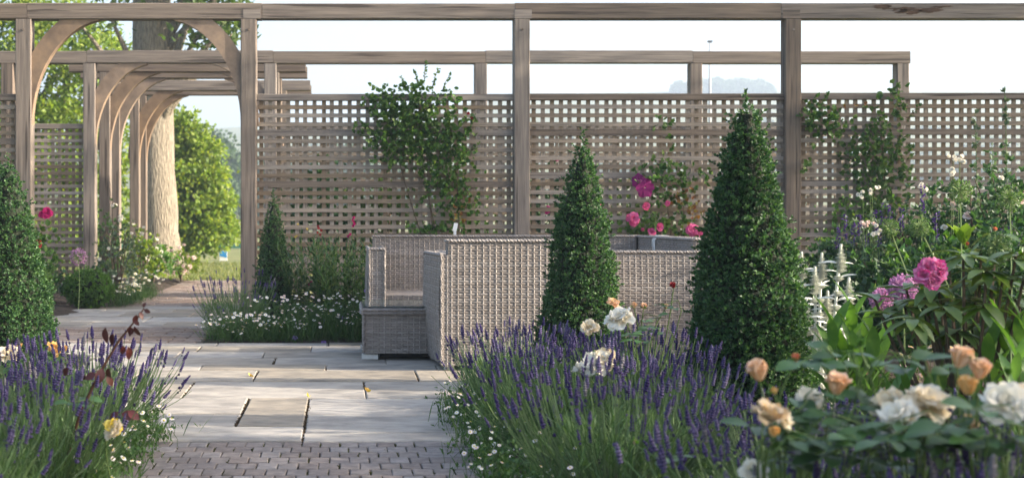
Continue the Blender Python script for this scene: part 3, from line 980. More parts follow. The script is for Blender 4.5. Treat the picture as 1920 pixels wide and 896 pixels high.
# ================================================================== clipped box
def topiary(label, base, H, R, n, size=0.021, mat='box', name='box_cone', cat='topiary cone', bend=0.0, ball=False, power=0.9, seed=1, prof=None):
    t = thing(name, label, cat, base)
    rg = np.random.default_rng(seed)
    b = np.array(base)
    lx, ly = rg.uniform(0, 6, 6), rg.uniform(2, 5, 6)

    def rad(th, tt):
        lump = 0.035 * np.sin(3 * th + lx[0] + 7 * tt) + 0.04 * np.sin(2 * th + lx[1] - 11 * tt) + 0.03 * np.sin(5 * th + 23 * tt + lx[2]) + 0.035 * np.sin(31 * tt + lx[3] + th)
        if ball:
            return R * (1 + 0.4 * lump) * np.sqrt(np.clip(1 - (2 * tt - 1) ** 2, 0, 1))
        pr = np.interp(tt, *prof) if prof else (1 - tt) ** power
        return R * pr * (1 + 0.8 * lump) * np.clip(tt / 0.05 + 0.8, 0, 1)

    k = 7
    m = n // k
    tt = 1 - np.sqrt(rg.uniform(0, 1, m)) if not ball else rg.uniform(0.02, 1, m)
    tt = np.clip(tt * 1.0, 0, 0.995)
    th = rg.uniform(0, 2 * PI, m)
    dep = np.where(rg.uniform(size=m) < 0.72, rg.normal(0, 0.015, m), -rg.uniform(0, 0.07, m))
    r = np.clip(rad(th, tt) + dep * (0.3 + 0.7 * (1 - tt)), 0.004, None)
    bx = bend * tt ** 2
    c = b + np.stack([r * np.cos(th) + bx, r * np.sin(th), tt * H], 1)
    if ball:
        ax = unit(np.stack([np.cos(th) * np.sqrt(1 - (2 * tt - 1) ** 2), np.sin(th) * np.sqrt(1 - (2 * tt - 1) ** 2), 2 * tt - 1], 1))
    else:
        ax = unit(np.stack([np.cos(th), np.sin(th), np.full(m, 0.55)], 1) + 0.45 * rnd_dir(m))
    g = Geo()
    leafcloud(g, c, ax, k, size, 0.8, LEAF, 0.003)
    # stray shoots that break the outline
    m2 = m // 13
    sel = rg.integers(0, m, m2)
    st = c[sel] + ax[sel] * 0.02
    for q in range(3):
        leafcloud(g, st + ax[sel] * 0.012 * q, ax[sel], 4, size, 0.7, LEAF)
    if not ball:
        tip = b + np.array([bend, 0, H])
        zz = np.linspace(-0.10, 0.05, 22)
        leafcloud(g, tip + np.stack([rg.normal(0, .008, 22), rg.normal(0, .008, 22), zz], 1), np.tile([0, 0, 1.0], (22, 1)), 6, size, 0.9)
    g.build('foliage', M[mat], t, 'stuff')
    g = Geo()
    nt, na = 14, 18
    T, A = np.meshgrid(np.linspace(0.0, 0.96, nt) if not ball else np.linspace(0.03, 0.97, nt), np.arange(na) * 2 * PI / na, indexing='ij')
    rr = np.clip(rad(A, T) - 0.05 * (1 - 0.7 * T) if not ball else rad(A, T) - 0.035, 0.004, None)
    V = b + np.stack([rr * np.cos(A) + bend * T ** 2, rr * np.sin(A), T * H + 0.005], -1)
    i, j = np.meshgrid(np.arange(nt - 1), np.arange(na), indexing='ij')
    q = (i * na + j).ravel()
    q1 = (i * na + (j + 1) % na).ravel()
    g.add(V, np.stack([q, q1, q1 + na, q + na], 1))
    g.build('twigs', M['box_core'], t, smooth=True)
    g = Geo()
    g.tubes(np.array([[b - [0, 0, 0.03], b + [0, 0, 0.12]]]), 0.025, 6)
    g.build('trunk', M['twig'], t)
    return t


topiary('tall clipped box cone in front of the lavender border, the biggest and sharpest', (1.83, 6.0, 0.02), 1.455, 0.252, 56000, size=0.0185, seed=3, bend=-0.01, prof=([0, .16, .33, .49, .65, .817, .92, .98, 1], [1.05, 1.0, .91, .78, .59, .40, .25, .14, .05]))
topiary('clipped box cone with a thin tip standing in front of the wicker armchair', (1.35, 7.55, 0.02), 1.39, 0.245, 42000, seed=4, bend=0.02, size=0.0175, prof=([0, .15, .26, .47, .69, .8, .9, .96, 1], [1.02, .93, .86, .69, .49, .36, .2, .1, .03]))
topiary('clipped box cone beside the apricot rose on the far side of the paving', (-2.0, 8.0, 0.02), 1.27, 0.295, 40000, size=0.018, seed=5, power=0.62)
topiary('small slim box cone beside the arch post in the back bed', (-0.585, 11.45, 0.02), 1.13, 0.18, 20000, size=0.018, seed=6, power=0.66)
topiary('round clipped box ball at the edge of the path below the arch', (-2.73, 14.45, 0.0), 0.40, 0.24, 11000, size=0.026, mat='boxball', name='box_ball', cat='topiary ball', ball=True, seed=8)

# ================================================================== flowers: shared shapes
def petal(w=0.9, cup=0.35, curl=0.25, n=5, rg=RNG, ruf=0.05):
    """cupped petal, length 1 along y, hollow towards +z, wavy rim"""
    V, Fc = [], []
    p1, p2 = rg.uniform(0, 6, 2)
    for i in range(n + 1):
        t = i / n
        ww = w * (0.22 + 0.78 * math.sin(PI * (0.08 + 0.58 * t))) * 0.5 * (1 if i < n else 0.8)
        for j in range(6):
            u = (j / 5 - 0.5) * 2
            rf = ruf * t * t * (math.sin(4.2 * u + p1) + 0.6 * math.sin(7.5 * u + p2))
            V.append((u * ww, t * (1 + 0.6 * rf) - 0.12 * u * u * t, cup * (u * u) * ww * 0.9 + cup * 0.75 * math.sin(PI * 0.5 * t) * t - curl * t ** 3.5 + rf))
    for i in range(n):
        for j in range(5):
            a = i * 6 + j
            Fc.append((a, a + 1, a + 7, a + 6))
    return (np.array(V), [Fc])


def rose_mesh(seed, opening=0.7, whorls=((5, 1.0), (6, 0.85), (7, 0.66), (6, 0.45), (4, 0.28)), name='bloom', cup=(0.3, 0.5), curl=(0.1, 0.4), ruf=0.06, jitter=0.2, rise=0.02):
    """a double rose with radius about 1, opening along +z"""
    rg = np.random.default_rng(seed)
    g = Geo()
    W_ = len(whorls)
    for k, (n, s_) in enumerate(whorls):
        lean = opening * (1 - k / W_) * 1.25
        for i in range(n):
            a = 2 * PI * (i + 0.5 * (k % 2) + rg.uniform(-jitter, jitter)) / n
            le = np.clip(lean + rg.uniform(-jitter, jitter), 0.03, 1.9)
            out = np.array([math.cos(a), math.sin(a), 0])
            d = out * math.sin(le) + np.array([0, 0, math.cos(le)])
            nr = -out * math.cos(le) + np.array([0, 0, math.sin(le)])
            g.place(petal(rg.uniform(0.8, 1.1), rg.uniform(*cup), rg.uniform(*curl), 5, rg, ruf), [out * 0.06 + np.array([0, 0, rise * k])], [d], [nr], s_ * rg.uniform(0.88, 1.1))
    return g.mesh(name, smooth=True)


def bud_mesh(seed):
    return rose_mesh(seed, 0.22, ((4, 1.0), (4, 1.0), (3, 0.95)), 'bud', (0.45, 0.6), (0.15, 0.3), 0.03, 0.1)


ROSE = [rose_mesh(s_, 1.2, ((7, 1.0), (8, 0.95), (9, 0.85), (9, 0.72), (8, 0.58), (7, 0.45), (6, 0.32)), ruf=0.10, jitter=0.32, rise=0.035, curl=(0.15, 0.5)) for s_ in (1, 2, 3)]
CUPR = [rose_mesh(s_, 0.5, ((5, 1.0), (5, 1.02), (5, 0.98), (4, 0.92), (4, 0.85), (3, 0.75)), cup=(0.5, 0.7), curl=(0.2, 0.55), ruf=0.05, jitter=0.14) for s_ in (4, 5)]
LOOSE = [rose_mesh(s_, 1.15, ((6, 1.0), (6, 0.95), (7, 0.8), (6, 0.62), (5, 0.42)), ruf=0.11, jitter=0.4, rise=0.03, curl=(0.05, 0.4)) for s_ in (6, 7, 8)]
BUD = [bud_mesh(s_) for s_ in (8, 9)]
CLEM = rose_mesh(12, 1.25, ((6, 1.0), (3, 0.22)), cup=(0.02, 0.08), curl=(0.0, 0.15), jitter=0.05)
_bank = {}


def coloured(me, mat):
    k = (me.name, mat)
    if k not in _bank:
        c = me.copy()
        c.materials.append(M[mat])
        _bank[k] = c
    return _bank[k]


def bloom(root, p, size, d, kind, mat, label=None, name='bloom'):
    me = random.choice({'rose': ROSE, 'cup': CUPR, 'loose': LOOSE, 'bud': BUD, 'clem': [CLEM]}[kind])
    off = np.array(WL[root.name])
    return put(name, coloured(me, mat), None, root, loc=tuple(np.array(p) - off), rot=euler_of(d, random.uniform(0, 6)), scale=size, label=label)


LL_ROSE = longleaf(0.62, 0.22, 0.08, 4)
LL_RHO = longleaf(0.36, 0.3, 0.12, 5)
LL_LANCE = longleaf(0.2, 0.18, 0.2, 6)
LL_LAN2 = longleaf(0.27, 0.2, 0.16, 6)
LL_DROOP = longleaf(0.24, 0.8, 0.15, 6)
LL_THIN = longleaf(0.15, 0.4, 0.2, 4)
LL_OVAL = longleaf(0.5, 0.25, 0.1, 5)
_lm = {}


def leafpart(root, p, d, up, size, tpl, mat, name='leaf', label=None):
    """one leaf as its own object, sharing its mesh"""
    key = (id(tpl), mat)
    if key not in _lm:
        g = Geo()
        g.place(tpl, [(0, 0, 0)], [(0, 1, 0)], [(0, 0, 1)], 1)
        me = g.mesh(name, smooth=True)
        me.materials.append(M[mat])
        _lm[key] = me
    from mathutils import Matrix
    d = Vector(d).normalized()
    x = d.cross(Vector(up))
    x.normalize()
    z = x.cross(d)
    mt = Matrix((x, d, z)).transposed()
    off = np.array(WL[root.name])
    return put(name, _lm[key], None, root, loc=tuple(np.array(p) - off), rot=mt.to_euler(), scale=size, label=label)


def stem(g, pts, r0, r1=None, k=4, m=6):
    """smooth stem through points"""
    pts = np.asarray(pts, float)
    t = np.linspace(0, 1, len(pts))
    s_ = np.linspace(0, 1, m)
    if len(pts) == 3:
        c = ((1 - s_) ** 2)[:, None] * pts[0] + (2 * s_ * (1 - s_))[:, None] * (2 * pts[1] - 0.5 * pts[0] - 0.5 * pts[2]) + (s_ ** 2)[:, None] * pts[2]
    else:
        c = np.stack([np.interp(s_, t, pts[:, q]) for q in range(3)], 1)
    g.tubes(c[None], np.linspace(r0, r1 if r1 is not None else r0 * 0.6, m)[None], k)


# ================================================================== lavender
def spike_geo(seed):
    rg = np.random.default_rng(seed)
    rings, V, Fc = [], [], []
    z = 0
    prof = []
    nw = 6
    prof.append((0, 0.10))
    for w_ in range(nw):
        r_ = (0.145, 0.165, 0.165, 0.15, 0.125, 0.09)[w_] * rg.uniform(0.9, 1.1)
        prof += [((w_ + 0.35) / nw, r_), ((w_ + 0.8) / nw, r_ * 0.55)]
    prof.append((1.04, 0.01))
    k = 6
    for i, (z, r_) in enumerate(prof):
        a0 = rg.uniform(0, 1)
        for j in range(k):
            rr = r_ * rg.uniform(0.75, 1.25)
            a = a0 + 2 * PI * j / k
            V.append((rr * math.cos(a), rr * math.sin(a), z + rg.uniform(-.02, .02)))
    for i in range(len(prof) - 1):
        for j in range(k):
            Fc.append((i * k + j, i * k + (j + 1) % k, (i + 1) * k + (j + 1) % k, (i + 1) * k + j))
    return np.array(V), Fc


SPK = []
SPB = []
SPT = []
for s_ in range(5):
    V, Fc = spike_geo(40 + s_)
    g = Geo()
    g.add(V, Fc)
    me = g.mesh('flower_spike')
    me.materials.append(M['lav'])
    SPK.append(me)
    m2_ = me.copy()
    m2_.materials.clear()
    m2_.materials.append(M['lav_bud'])
    SPB.append(m2_)
    SPT.append((V[:, [0, 2, 1]], [Fc]))


def lavender(label, x, y, h=0.45, r=0.33, n=150, single=40, group='lavender bushes', sp=0.05, leaf=420, lean=(0, 0)):
    t = thing('lavender_bush', label, 'lavender', (x, y, 0.0), group)
    b = np.array([x, y, 0.02])
    a = RNG.uniform(0, 2 * PI, n)
    q = np.sqrt(RNG.uniform(0, 1, n))
    foot = b + np.stack([0.4 * r * q * np.cos(a), 0.4 * r * q * np.sin(a), np.full(n, 0.0)], 1)
    out = np.stack([np.cos(a) * q + lean[0], np.sin(a) * q + lean[1], np.zeros(n)], 1)
    hh = h * (1.02 - 0.25 * q ** 2) * np.where(RNG.uniform(size=n) < 0.45, RNG.uniform(0.9, 1.1, n), RNG.uniform(0.5, 0.95, n))
    tip = foot + out * r * 0.8 + np.stack([RNG.normal(0, .025, n), RNG.normal(0, .025, n), hh], 1)
    mid = foot * 0.5 + tip * 0.5 + out * r * 0.26 + np.array([0, 0, 0.02])
    s4 = np.array([0, 0.33, 0.67, 1.0])
    path = (1 - s4)[None, :, None] ** 2 * foot[:, None] + (2 * s4 * (1 - s4))[None, :, None] * mid[:, None] + (s4 ** 2)[None, :, None] * tip[:, None]
    g = Geo()
    g.tubes(path, np.array([0.0021, 0.0019, 0.0017, 0.0014])[None], 3, cap=False)
    g.build('stems', M['lav_stem'], t, 'stuff')
    d = unit(unit(path[:, 3] - path[:, 2]) + np.array([0, 0, 0.35]) + 0.10 * RNG.normal(size=(n, 3)))
    L = sp * RNG.uniform(0.6, 1.15, n)
    order = np.argsort(-(hh - 0.25 * (tip[:, 1] - y)))
    one = set(order[:single].tolist())
    g = Geo()
    for k in range(5):
        sel = np.array([i for i in range(n) if i not in one and i % 9 == k], int)
        if len(sel):
            g.place(SPT[k], tip[sel], d[sel], rnd_dir(len(sel)), L[sel])
    # loose lower whorls below many heads
    sel = np.array([i for i in range(0, n, 2) if i in one or i % 8 < 5], int)
    g.place((SPT[0][0] * [1, 0.28, 1], SPT[0][1]), tip[sel] - d[sel] * (0.4 * L[sel])[:, None], d[sel], rnd_dir(len(sel)), L[sel] * 0.8)
    g.build('blossom', M['lav'], t, 'stuff')
    off = np.array(WL[t.name])
    for i in one:
        put('flower_spike', (SPB if i % 7 == 3 else SPK)[i % 5], None, t, loc=tuple(tip[i] - off), rot=euler_of(d[i]), scale=float(L[i]))
    # narrow foliage: tufts round the lower half
    m = leaf
    a = RNG.uniform(0, 2 * PI, m)
    q = np.sqrt(RNG.uniform(0, 1, m))
    z = RNG.uniform(0, 0.72, m) * h * (1.05 - 0.4 * q)
    base = b + np.stack([r * 0.85 * q * np.cos(a), r * 0.85 * q * np.sin(a), z], 1)
    g = Geo()
    for k in range(5):
        dd = np.stack([np.cos(a) * q * 0.5, np.sin(a) * q * 0.5, np.ones(m)], 1) + 0.4 * RNG.normal(size=(m, 3))
        g.blades(base + 0.01 * RNG.normal(size=(m, 3)), dd, RNG.uniform(0.05, 0.12, m) * (h / 0.45), 0.0045, 0.12, 2)
    g.build('foliage', M['lav_leaf'], t, 'stuff')
    return t


LB = [
    ('lavender bush nearest the armchair back, spilling onto the paving', .90, 6.95, .34, .32, 130),
    ('lavender bush right below the slim box cone and cream roses', 1.4, 6.6, .38, .38, 160),
    ('lavender bush overhanging the paving edge in front of the armchair corner', .86, 6.2, .40, .36, 160),
    ('lavender bush between the cream roses and the biggest cone', 1.3, 5.75, .42, .34, 170),
    ('lavender bush beside the brick edge where daisies spill out', .88, 5.35, .41, .36, 180),
    ('lavender bush at the foot of the biggest cone, left of its base', 1.25, 5.0, .38, .32, 170),
    ('lavender bush at the bottom of the border beside the bricks', .92, 4.45, .40, .36, 190),
    ('lavender bush at the bottom centre among closed rose buds', 1.42, 4.15, .31, .34, 170),
    ('lavender bush under the biggest cone, behind the peach rose buds', 1.75, 4.85, .25, .28, 110),
    ('lavender bush behind the large cream roses, right of the biggest cone', 2.3, 4.35, .34, .38, 150),
    ('lavender bush in front below the peach roses at the bottom edge', 1.12, 3.3, .40, .34, 150),
    ('lavender bush in front below the large cream roses', 1.5, 3.05, .42, .32, 150),
    ('lavender bush in the bottom corner, crossed by rose stems', 1.42, 2.75, .42, .3, 130),
    ('lavender bush behind the bottom rose leaves', 1.8, 3.75, .32, .34, 150)]
for lab, x, y, h, r, n in LB:
    lavender(lab, x, y, h, r, n)
for lab, x, y, h, r, n in [
    ('lavender bush leaning over the pale paving behind the red rose shoot', -1.1, 5.95, .37, .34, 170),
    ('lavender bush under the apricot rose and the clipped cone', -1.6, 6.1, .34, .34, 130),
    ('lavender bush around the base of the red rose shoot', -1.12, 5.25, .40, .34, 170),
    ('lavender bush at the picture edge below the cream rose', -1.5, 5.2, .40, .34, 140),
    ('lavender bush beside the pale yellow rose and the bricks', -1.02, 4.55, .37, .3, 160),
    ('lavender bush in the near bottom corner of the paving side bed', -1.2, 3.95, .42, .34, 180)]:
    lavender(lab, x, y, h, r, n, group='lavender bushes across the paving')
lavender('tall loose lavender beside the arch post and small slim cone', -0.86, 11.0, .46, .32, 120, 30, 'lavender in the back bed', 0.045, 300)

# ================================================================== daisies
def daisy_patch(label, pts, name='daisy_plant', fl=90, hz=0.16, spread=0.2, mat='daisy', fsize=0.013):
    """low spreading daisy: thread stems, small leaves and white flower heads"""
    c0 = np.mean(np.array(pts), 0)
    t = thing(name, label, 'daisies', (c0[0], c0[1], 0))
    pts = np.array(pts)
    n = fl
    b = pts[RNG.integers(0, len(pts), n)] + np.stack([RNG.normal(0, spread, n), RNG.normal(0, spread, n)], 1)
    z = hz * RNG.uniform(0.35, 1.1, n)
    foot = np.column_stack([b, np.full(n, 0.0)])
    tip = foot + np.stack([RNG.normal(0, .05, n), RNG.normal(-.02, .05, n), z], 1)
    g = Geo()
    mid = (foot + tip) / 2 + RNG.normal(size=(n, 3)) * 0.012
    g.tubes(np.stack([foot, mid, tip], 1), 0.0011, 3, cap=False)
    g.build('stems', M['green_stem'], t, 'stuff')
    # ray florets
    g = Geo()
    nrm = unit(np.stack([RNG.normal(0, .35, n), RNG.normal(-.45, .35, n), np.ones(n)], 1))
    u = unit(np.cross(nrm, np.array([0, 1.0, 0.1])))
    v = np.cross(nrm, u)
    k = 12
    sz = fsize * RNG.uniform(0.7, 1.2, n)
    V = [tip[:, None]]
    ang = np.arange(2 * k) * PI / k
    rr = np.where(np.arange(2 * k) % 2 == 0, 1.0, 0.72)
    ring = tip[:, None] + sz[:, None, None] * rr[None, :, None] * (u[:, None] * np.cos(ang)[None, :, None] + v[:, None] * np.sin(ang)[None, :, None])
    A = np.concatenate([tip[:, None], ring], 1)
    m = 2 * k + 1
    j = np.arange(2 * k)
    f = np.stack([np.zeros(2 * k, int), 1 + j, 1 + (j + 1) % (2 * k)], 1)
    g.add(A, (f[None] + (np.arange(n) * m)[:, None, None]).reshape(-1, 3))
    g.build('ray_petals', M[mat], t, 'stuff')
    g = Geo()
    g.place((np.array([(-.5, -.5, 0), (.5, -.5, 0), (.5, .5, 0), (-.5, .5, 0), (0, 0, .5)]), [[(0, 1, 4), (1, 2, 4), (2, 3, 4), (3, 0, 4)]]), tip + nrm * 0.0008, u, nrm, sz * 0.62)
    g.build('yellow_eyes', M['yellow'], t, 'stuff')
    g = Geo()
    m = fl * 6
    b = pts[RNG.integers(0, len(pts), m)] + np.stack([RNG.normal(0, spread * 0.85, m), RNG.normal(0, spread * 0.85, m)], 1)
    c = np.column_stack([b, RNG.uniform(0.0, 1.0, m) ** 1.3 * 0.85 * hz])
    leafcloud(g, c, np.tile([0, 0, 1.0], (m, 1)), 4, 0.021, 1.0, LEAF, 0.01)
    g.blades(np.column_stack([b, np.zeros(m)]), np.column_stack([RNG.normal(0, .3, m), RNG.normal(0, .3, m), np.ones(m)]), hz * RNG.uniform(.4, 1.0, m), 0.005, 0.2, 2)
    g.build('foliage', M['daisy_leaf'], t, 'stuff')


daisy_patch('white daisies spilling over the brick edge below the lavender', [(0.60, y) for y in np.linspace(4.3, 6.6, 10)], fl=110, spread=0.085, hz=0.16, fsize=0.0095)
daisy_patch('white and pink daisies at the corner of the bed across the bricks', [(-0.85, y) for y in np.linspace(4.2, 5.9, 8)], fl=80, spread=0.06, hz=0.13)
daisy_patch('dense white daisies along the front of the back bed by the table', [(x, 10.62) for x in np.linspace(-0.45, 0.12, 8)], fl=150, spread=0.14, hz=0.33, fsize=0.0135)
daisy_patch('pink and white daisies under the loose lavender by the path corner', [(x, 10.52) for x in np.linspace(-0.95, -0.45, 6)], fl=110, spread=0.09, hz=0.2, fsize=0.016)
daisy_patch('white daisies at the path edge beside the clipped ball', [(-2.42, y) for y in np.linspace(14.6, 16.6, 6)], fl=80, spread=0.09, hz=0.3, fsize=0.024, mat='white')

# ================================================================== shrubs and border plants
def shrub(label, base, h, r, mat='shrub', n=2600, size=0.045, name='shrub', cat='shrub', tpl=LEAF, k=4, up=0.5, stems=7, flowers=None, shape=1.0, group=None):
    """open bush: leaning stems and leaf sprays through the volume"""
    t = thing(name, label, cat, base, group)
    b = np.array(base)
    g = Geo()
    for s_ in range(stems):
        a = random.uniform(0, 6.28)
        e = b + np.array([math.cos(a) * r * 0.6, math.sin(a) * r * 0.6, h * random.uniform(0.6, 0.95)])
        stem(g, [b, (b + e) / 2 + np.array([0, 0, h * 0.12]), e], 0.006 + 0.006 * h, 0.003)
    g.build('stems', M['twig'], t, 'stuff')
    m = n // k
    u = rnd_dir(m)
    u[:, 2] = np.abs(u[:, 2]) * 1.3 - 0.35
    u = unit(u)
    rad = RNG.uniform(0.35, 1, m) ** 0.6
    lump = 1 + 0.22 * np.sin(4 * np.arctan2(u[:, 1], u[:, 0]) + 5 * u[:, 2] + base[0] * 9)
    c = b + np.array([0, 0, h * 0.42]) + u * (rad * lump)[:, None] * np.array([r, r, h * 0.56 * shape])
    c[:, 2] = np.clip(c[:, 2], 0.02, None)
    g = Geo()
    leafcloud(g, c, unit(u + np.array([0, 0, up])), k, size, 0.9, tpl)
    g.build('foliage', M[mat], t, 'stuff')
    if flowers:
        fm, fn, fs, kind = flowers
        idx = [q for q in np.argsort(c[:, 1] - c[:, 2] * 0.8)[:fn * 5]]
        random.shuffle(idx)
        for q in idx[:fn]:
            bloom(t, c[q] + u[q] * 0.03, fs * random.uniform(0.75, 1.15), unit(u[q] + np.array([0, -0.7, 0.4])), kind, fm)
    return t


def strappy(label, base, h, n, w=0.016, mat='fresh', spread=0.5, droop=0.5, name='strappy_clump', cat='plant', stems=None):
    t = thing(name, label, cat, base)
    b = np.array(base)
    a = RNG.uniform(0, 2 * PI, n)
    q = RNG.uniform(0, 1, n) ** 0.6
    st = b + np.stack([0.3 * spread * np.cos(a) * q, 0.3 * spread * np.sin(a) * q, RNG.uniform(0, 0.45, n) * h], 1)
    d = np.stack([np.cos(a) * q * spread, np.sin(a) * q * spread, np.ones(n) * 0.9], 1)
    g = Geo()
    g.blades(st, d, h * RNG.uniform(0.4, 0.75, n), w * RNG.uniform(0.7, 1.2, n), droop * RNG.uniform(0.4, 1.2, n), 4, fold=0.15)
    g.build('foliage', M[mat], t, 'stuff')
    return t


# back bed, beside the slim cone
def leafy_stems(label, base, h, n, r, mat='shrub', leaf=0.085, name='leafy_perennial', lw=LL_LANCE, cat='perennial', step=0.045, droop=0.2, low=0.05):
    """many upright stems carrying narrow leaves all the way up"""
    t = thing(name, label, cat, base)
    b = np.array(base)
    gs, gl = Geo(), Geo()
    for s_ in range(n):
        a, q = random.uniform(0, 6.28), math.sqrt(random.random())
        f = b + np.array([math.cos(a) * q * r * 0.7, math.sin(a) * q * r * 0.7, 0])
        e = f + np.array([math.cos(a) * q * r * 0.5, math.sin(a) * q * r * 0.5, h * random.uniform(0.72, 1.05)])
        stem(gs, [f, (f + e) / 2 + np.array([0.01, 0, 0.02]), e], 0.004, 0.002)
        m = int(h * (1 - low) / step)
        tt = np.linspace(low, 1, m)
        c = f + (e - f) * tt[:, None]
        an = np.arange(m) * 2.4 + random.uniform(0, 6)
        d = np.stack([np.cos(an), np.sin(an), np.full(m, 0.55) + 0.9 * tt ** 3], 1) + 0.15 * RNG.normal(size=(m, 3))
        gl.place(lw, c, d, np.tile([0, 0, 1.0], (m, 1)) + 0.2 * RNG.normal(size=(m, 3)), leaf * (1.1 - 0.55 * tt) * RNG.uniform(0.8, 1.15, m))
    gs.build('stems', M['green_stem'], t, 'stuff')
    gl.build('foliage', M[mat], t, 'stuff', smooth=True)
    return t


lp = leafy_stems('bushy dark green perennial filling the back bed beside the slim cone', (-0.12, 11.55, 0.02), 0.76, 95, 0.44, 'shrub', 0.12, step=0.034)
lp2 = leafy_stems('bright narrow leaved perennial at the sofa end of the back bed', (0.08, 11.2, 0.02), 0.60, 42, 0.24, 'clim', 0.105, step=0.034)
for px, py, mt, n in [(598, 432, 'dark_red', 5), (661, 416, 'magenta', 5), (655, 440, 'magenta', 2), (581, 530, 'magenta', 2)]:
    p = P(px, py, 11.5)
    t = thing('snapdragon', {598: 'scarlet flower spike standing above the back bed', 661: 'crimson flower cluster above the sofa end of the back bed', 655: 'small crimson flowers just under the crimson cluster', 581: 'single crimson flower low in the green back bed'}[px], 'flower', (p[0], 11.5, 0.02))
    g = Geo()
    stem(g, [(p[0] + .02, 11.5, 0.02), (p[0], 11.5, p[2] * .5), p], 0.003, 0.002)
    g.build('stem', M['green_stem'], t)
    for k in range(n):
        bloom(t, p + np.array([random.uniform(-.02, .02), random.uniform(-.02, .02), (k - n * .4) * 0.018]), 0.0125, (random.uniform(-1, 1), -1, 0.3), 'loose', mt)
for px, py, lab in [(565, 425, 'small pale yellow flowers on thin stems by the slim cone'), (553, 445, 'pale yellow flower just under the other yellow ones')]:
    p = P(px, py, 11.6)
    t = thing('yellow_flower', lab, 'flower', (p[0], 11.6, 0.02))
    g = Geo()
    stem(g, [(p[0] - .02, 11.6, 0.02), (p[0], 11.6, p[2] * .5), p], 0.003, 0.002)
    g.build('stem', M['green_stem'], t)
    for k in range(2):
        bloom(t, p + RNG.normal(size=3) * 0.02, 0.009, (0, -1, 0.5), 'loose', 'yellow')
for px, py, lab in [(687, 546, 'mauve scabious flower by the sofa arm'), (640, 596, 'mauve scabious flower among the white daisies'), (607, 601, 'mauve flower in the middle of the daisies'), (553, 634, 'mauve flower hanging over the daisy edge'), (607, 643, 'mauve flower at the paving edge')]:
    p = P(px, py, 10.75 if py < 620 else 10.4)
    t = thing('scabious', lab, 'flower', (p[0], p[1], 0.0))
    g = Geo()
    stem(g, [(p[0] + .03, p[1] + 0.05, 0.0), (p[0], p[1], max(0.03, p[2] * .5)), p], 0.002, 0.0015)
    g.build('stem', M['green_stem'], t)
    bloom(t, p, 0.022, (0, -0.5, 1), 'rose', 'mauve')
t = thing('silver_plant', 'grey leaved plant with curved leaves at the sofa arm', 'plant', (0.22, 10.98, 0.02))
for k in range(14):
    a = random.uniform(0, 6.28)
    leafpart(t, (0.22 + .02 * math.cos(a), 10.98 + .01 * math.sin(a), random.uniform(0.12, 0.5)), (math.cos(a), math.sin(a) * .6, 0.5), (0, 0, 1), random.uniform(0.14, 0.2), LL_LANCE, 'grey_leaf')
g = Geo()
stem(g, [(0.22, 10.98, 0.0), (0.215, 10.98, 0.25), (0.22, 10.98, 0.55)], 0.005, 0.003)
g.build('stem', M['green_stem'], t)

# plant tag at the foot of the climber
p = P(853, 424, 12.2)
t = thing('plant_tag', 'white plant tag stuck in the bed below the climber', 'plant tag', (p[0], 12.2, 0.0))
g = Geo()
g.cbox(p[0] - 0.012, p[0] + 0.012, 12.197, 12.203, 0, p[2] - 0.04, 0.001)
g.build('stake', M['white_paint'], t)
g = Geo()
g.add([(p[0] - .022, 12.19, p[2] - .04), (p[0] + .014, 12.19, p[2] - .046), (p[0] + .028, 12.195, p[2] + .025), (p[0] - .008, 12.195, p[2] + .03), (p[0] - .022, 12.196, p[2] - .04), (p[0] + .014, 12.196, p[2] - .046), (p[0] + .028, 12.201, p[2] + .025), (p[0] - .008, 12.201, p[2] + .03)], [(0, 1, 2, 3), (7, 6, 5, 4), (0, 4, 5, 1), (1, 5, 6, 2), (2, 6, 7, 3), (3, 7, 4, 0)])
g.build('plate', M['white_paint'], t)

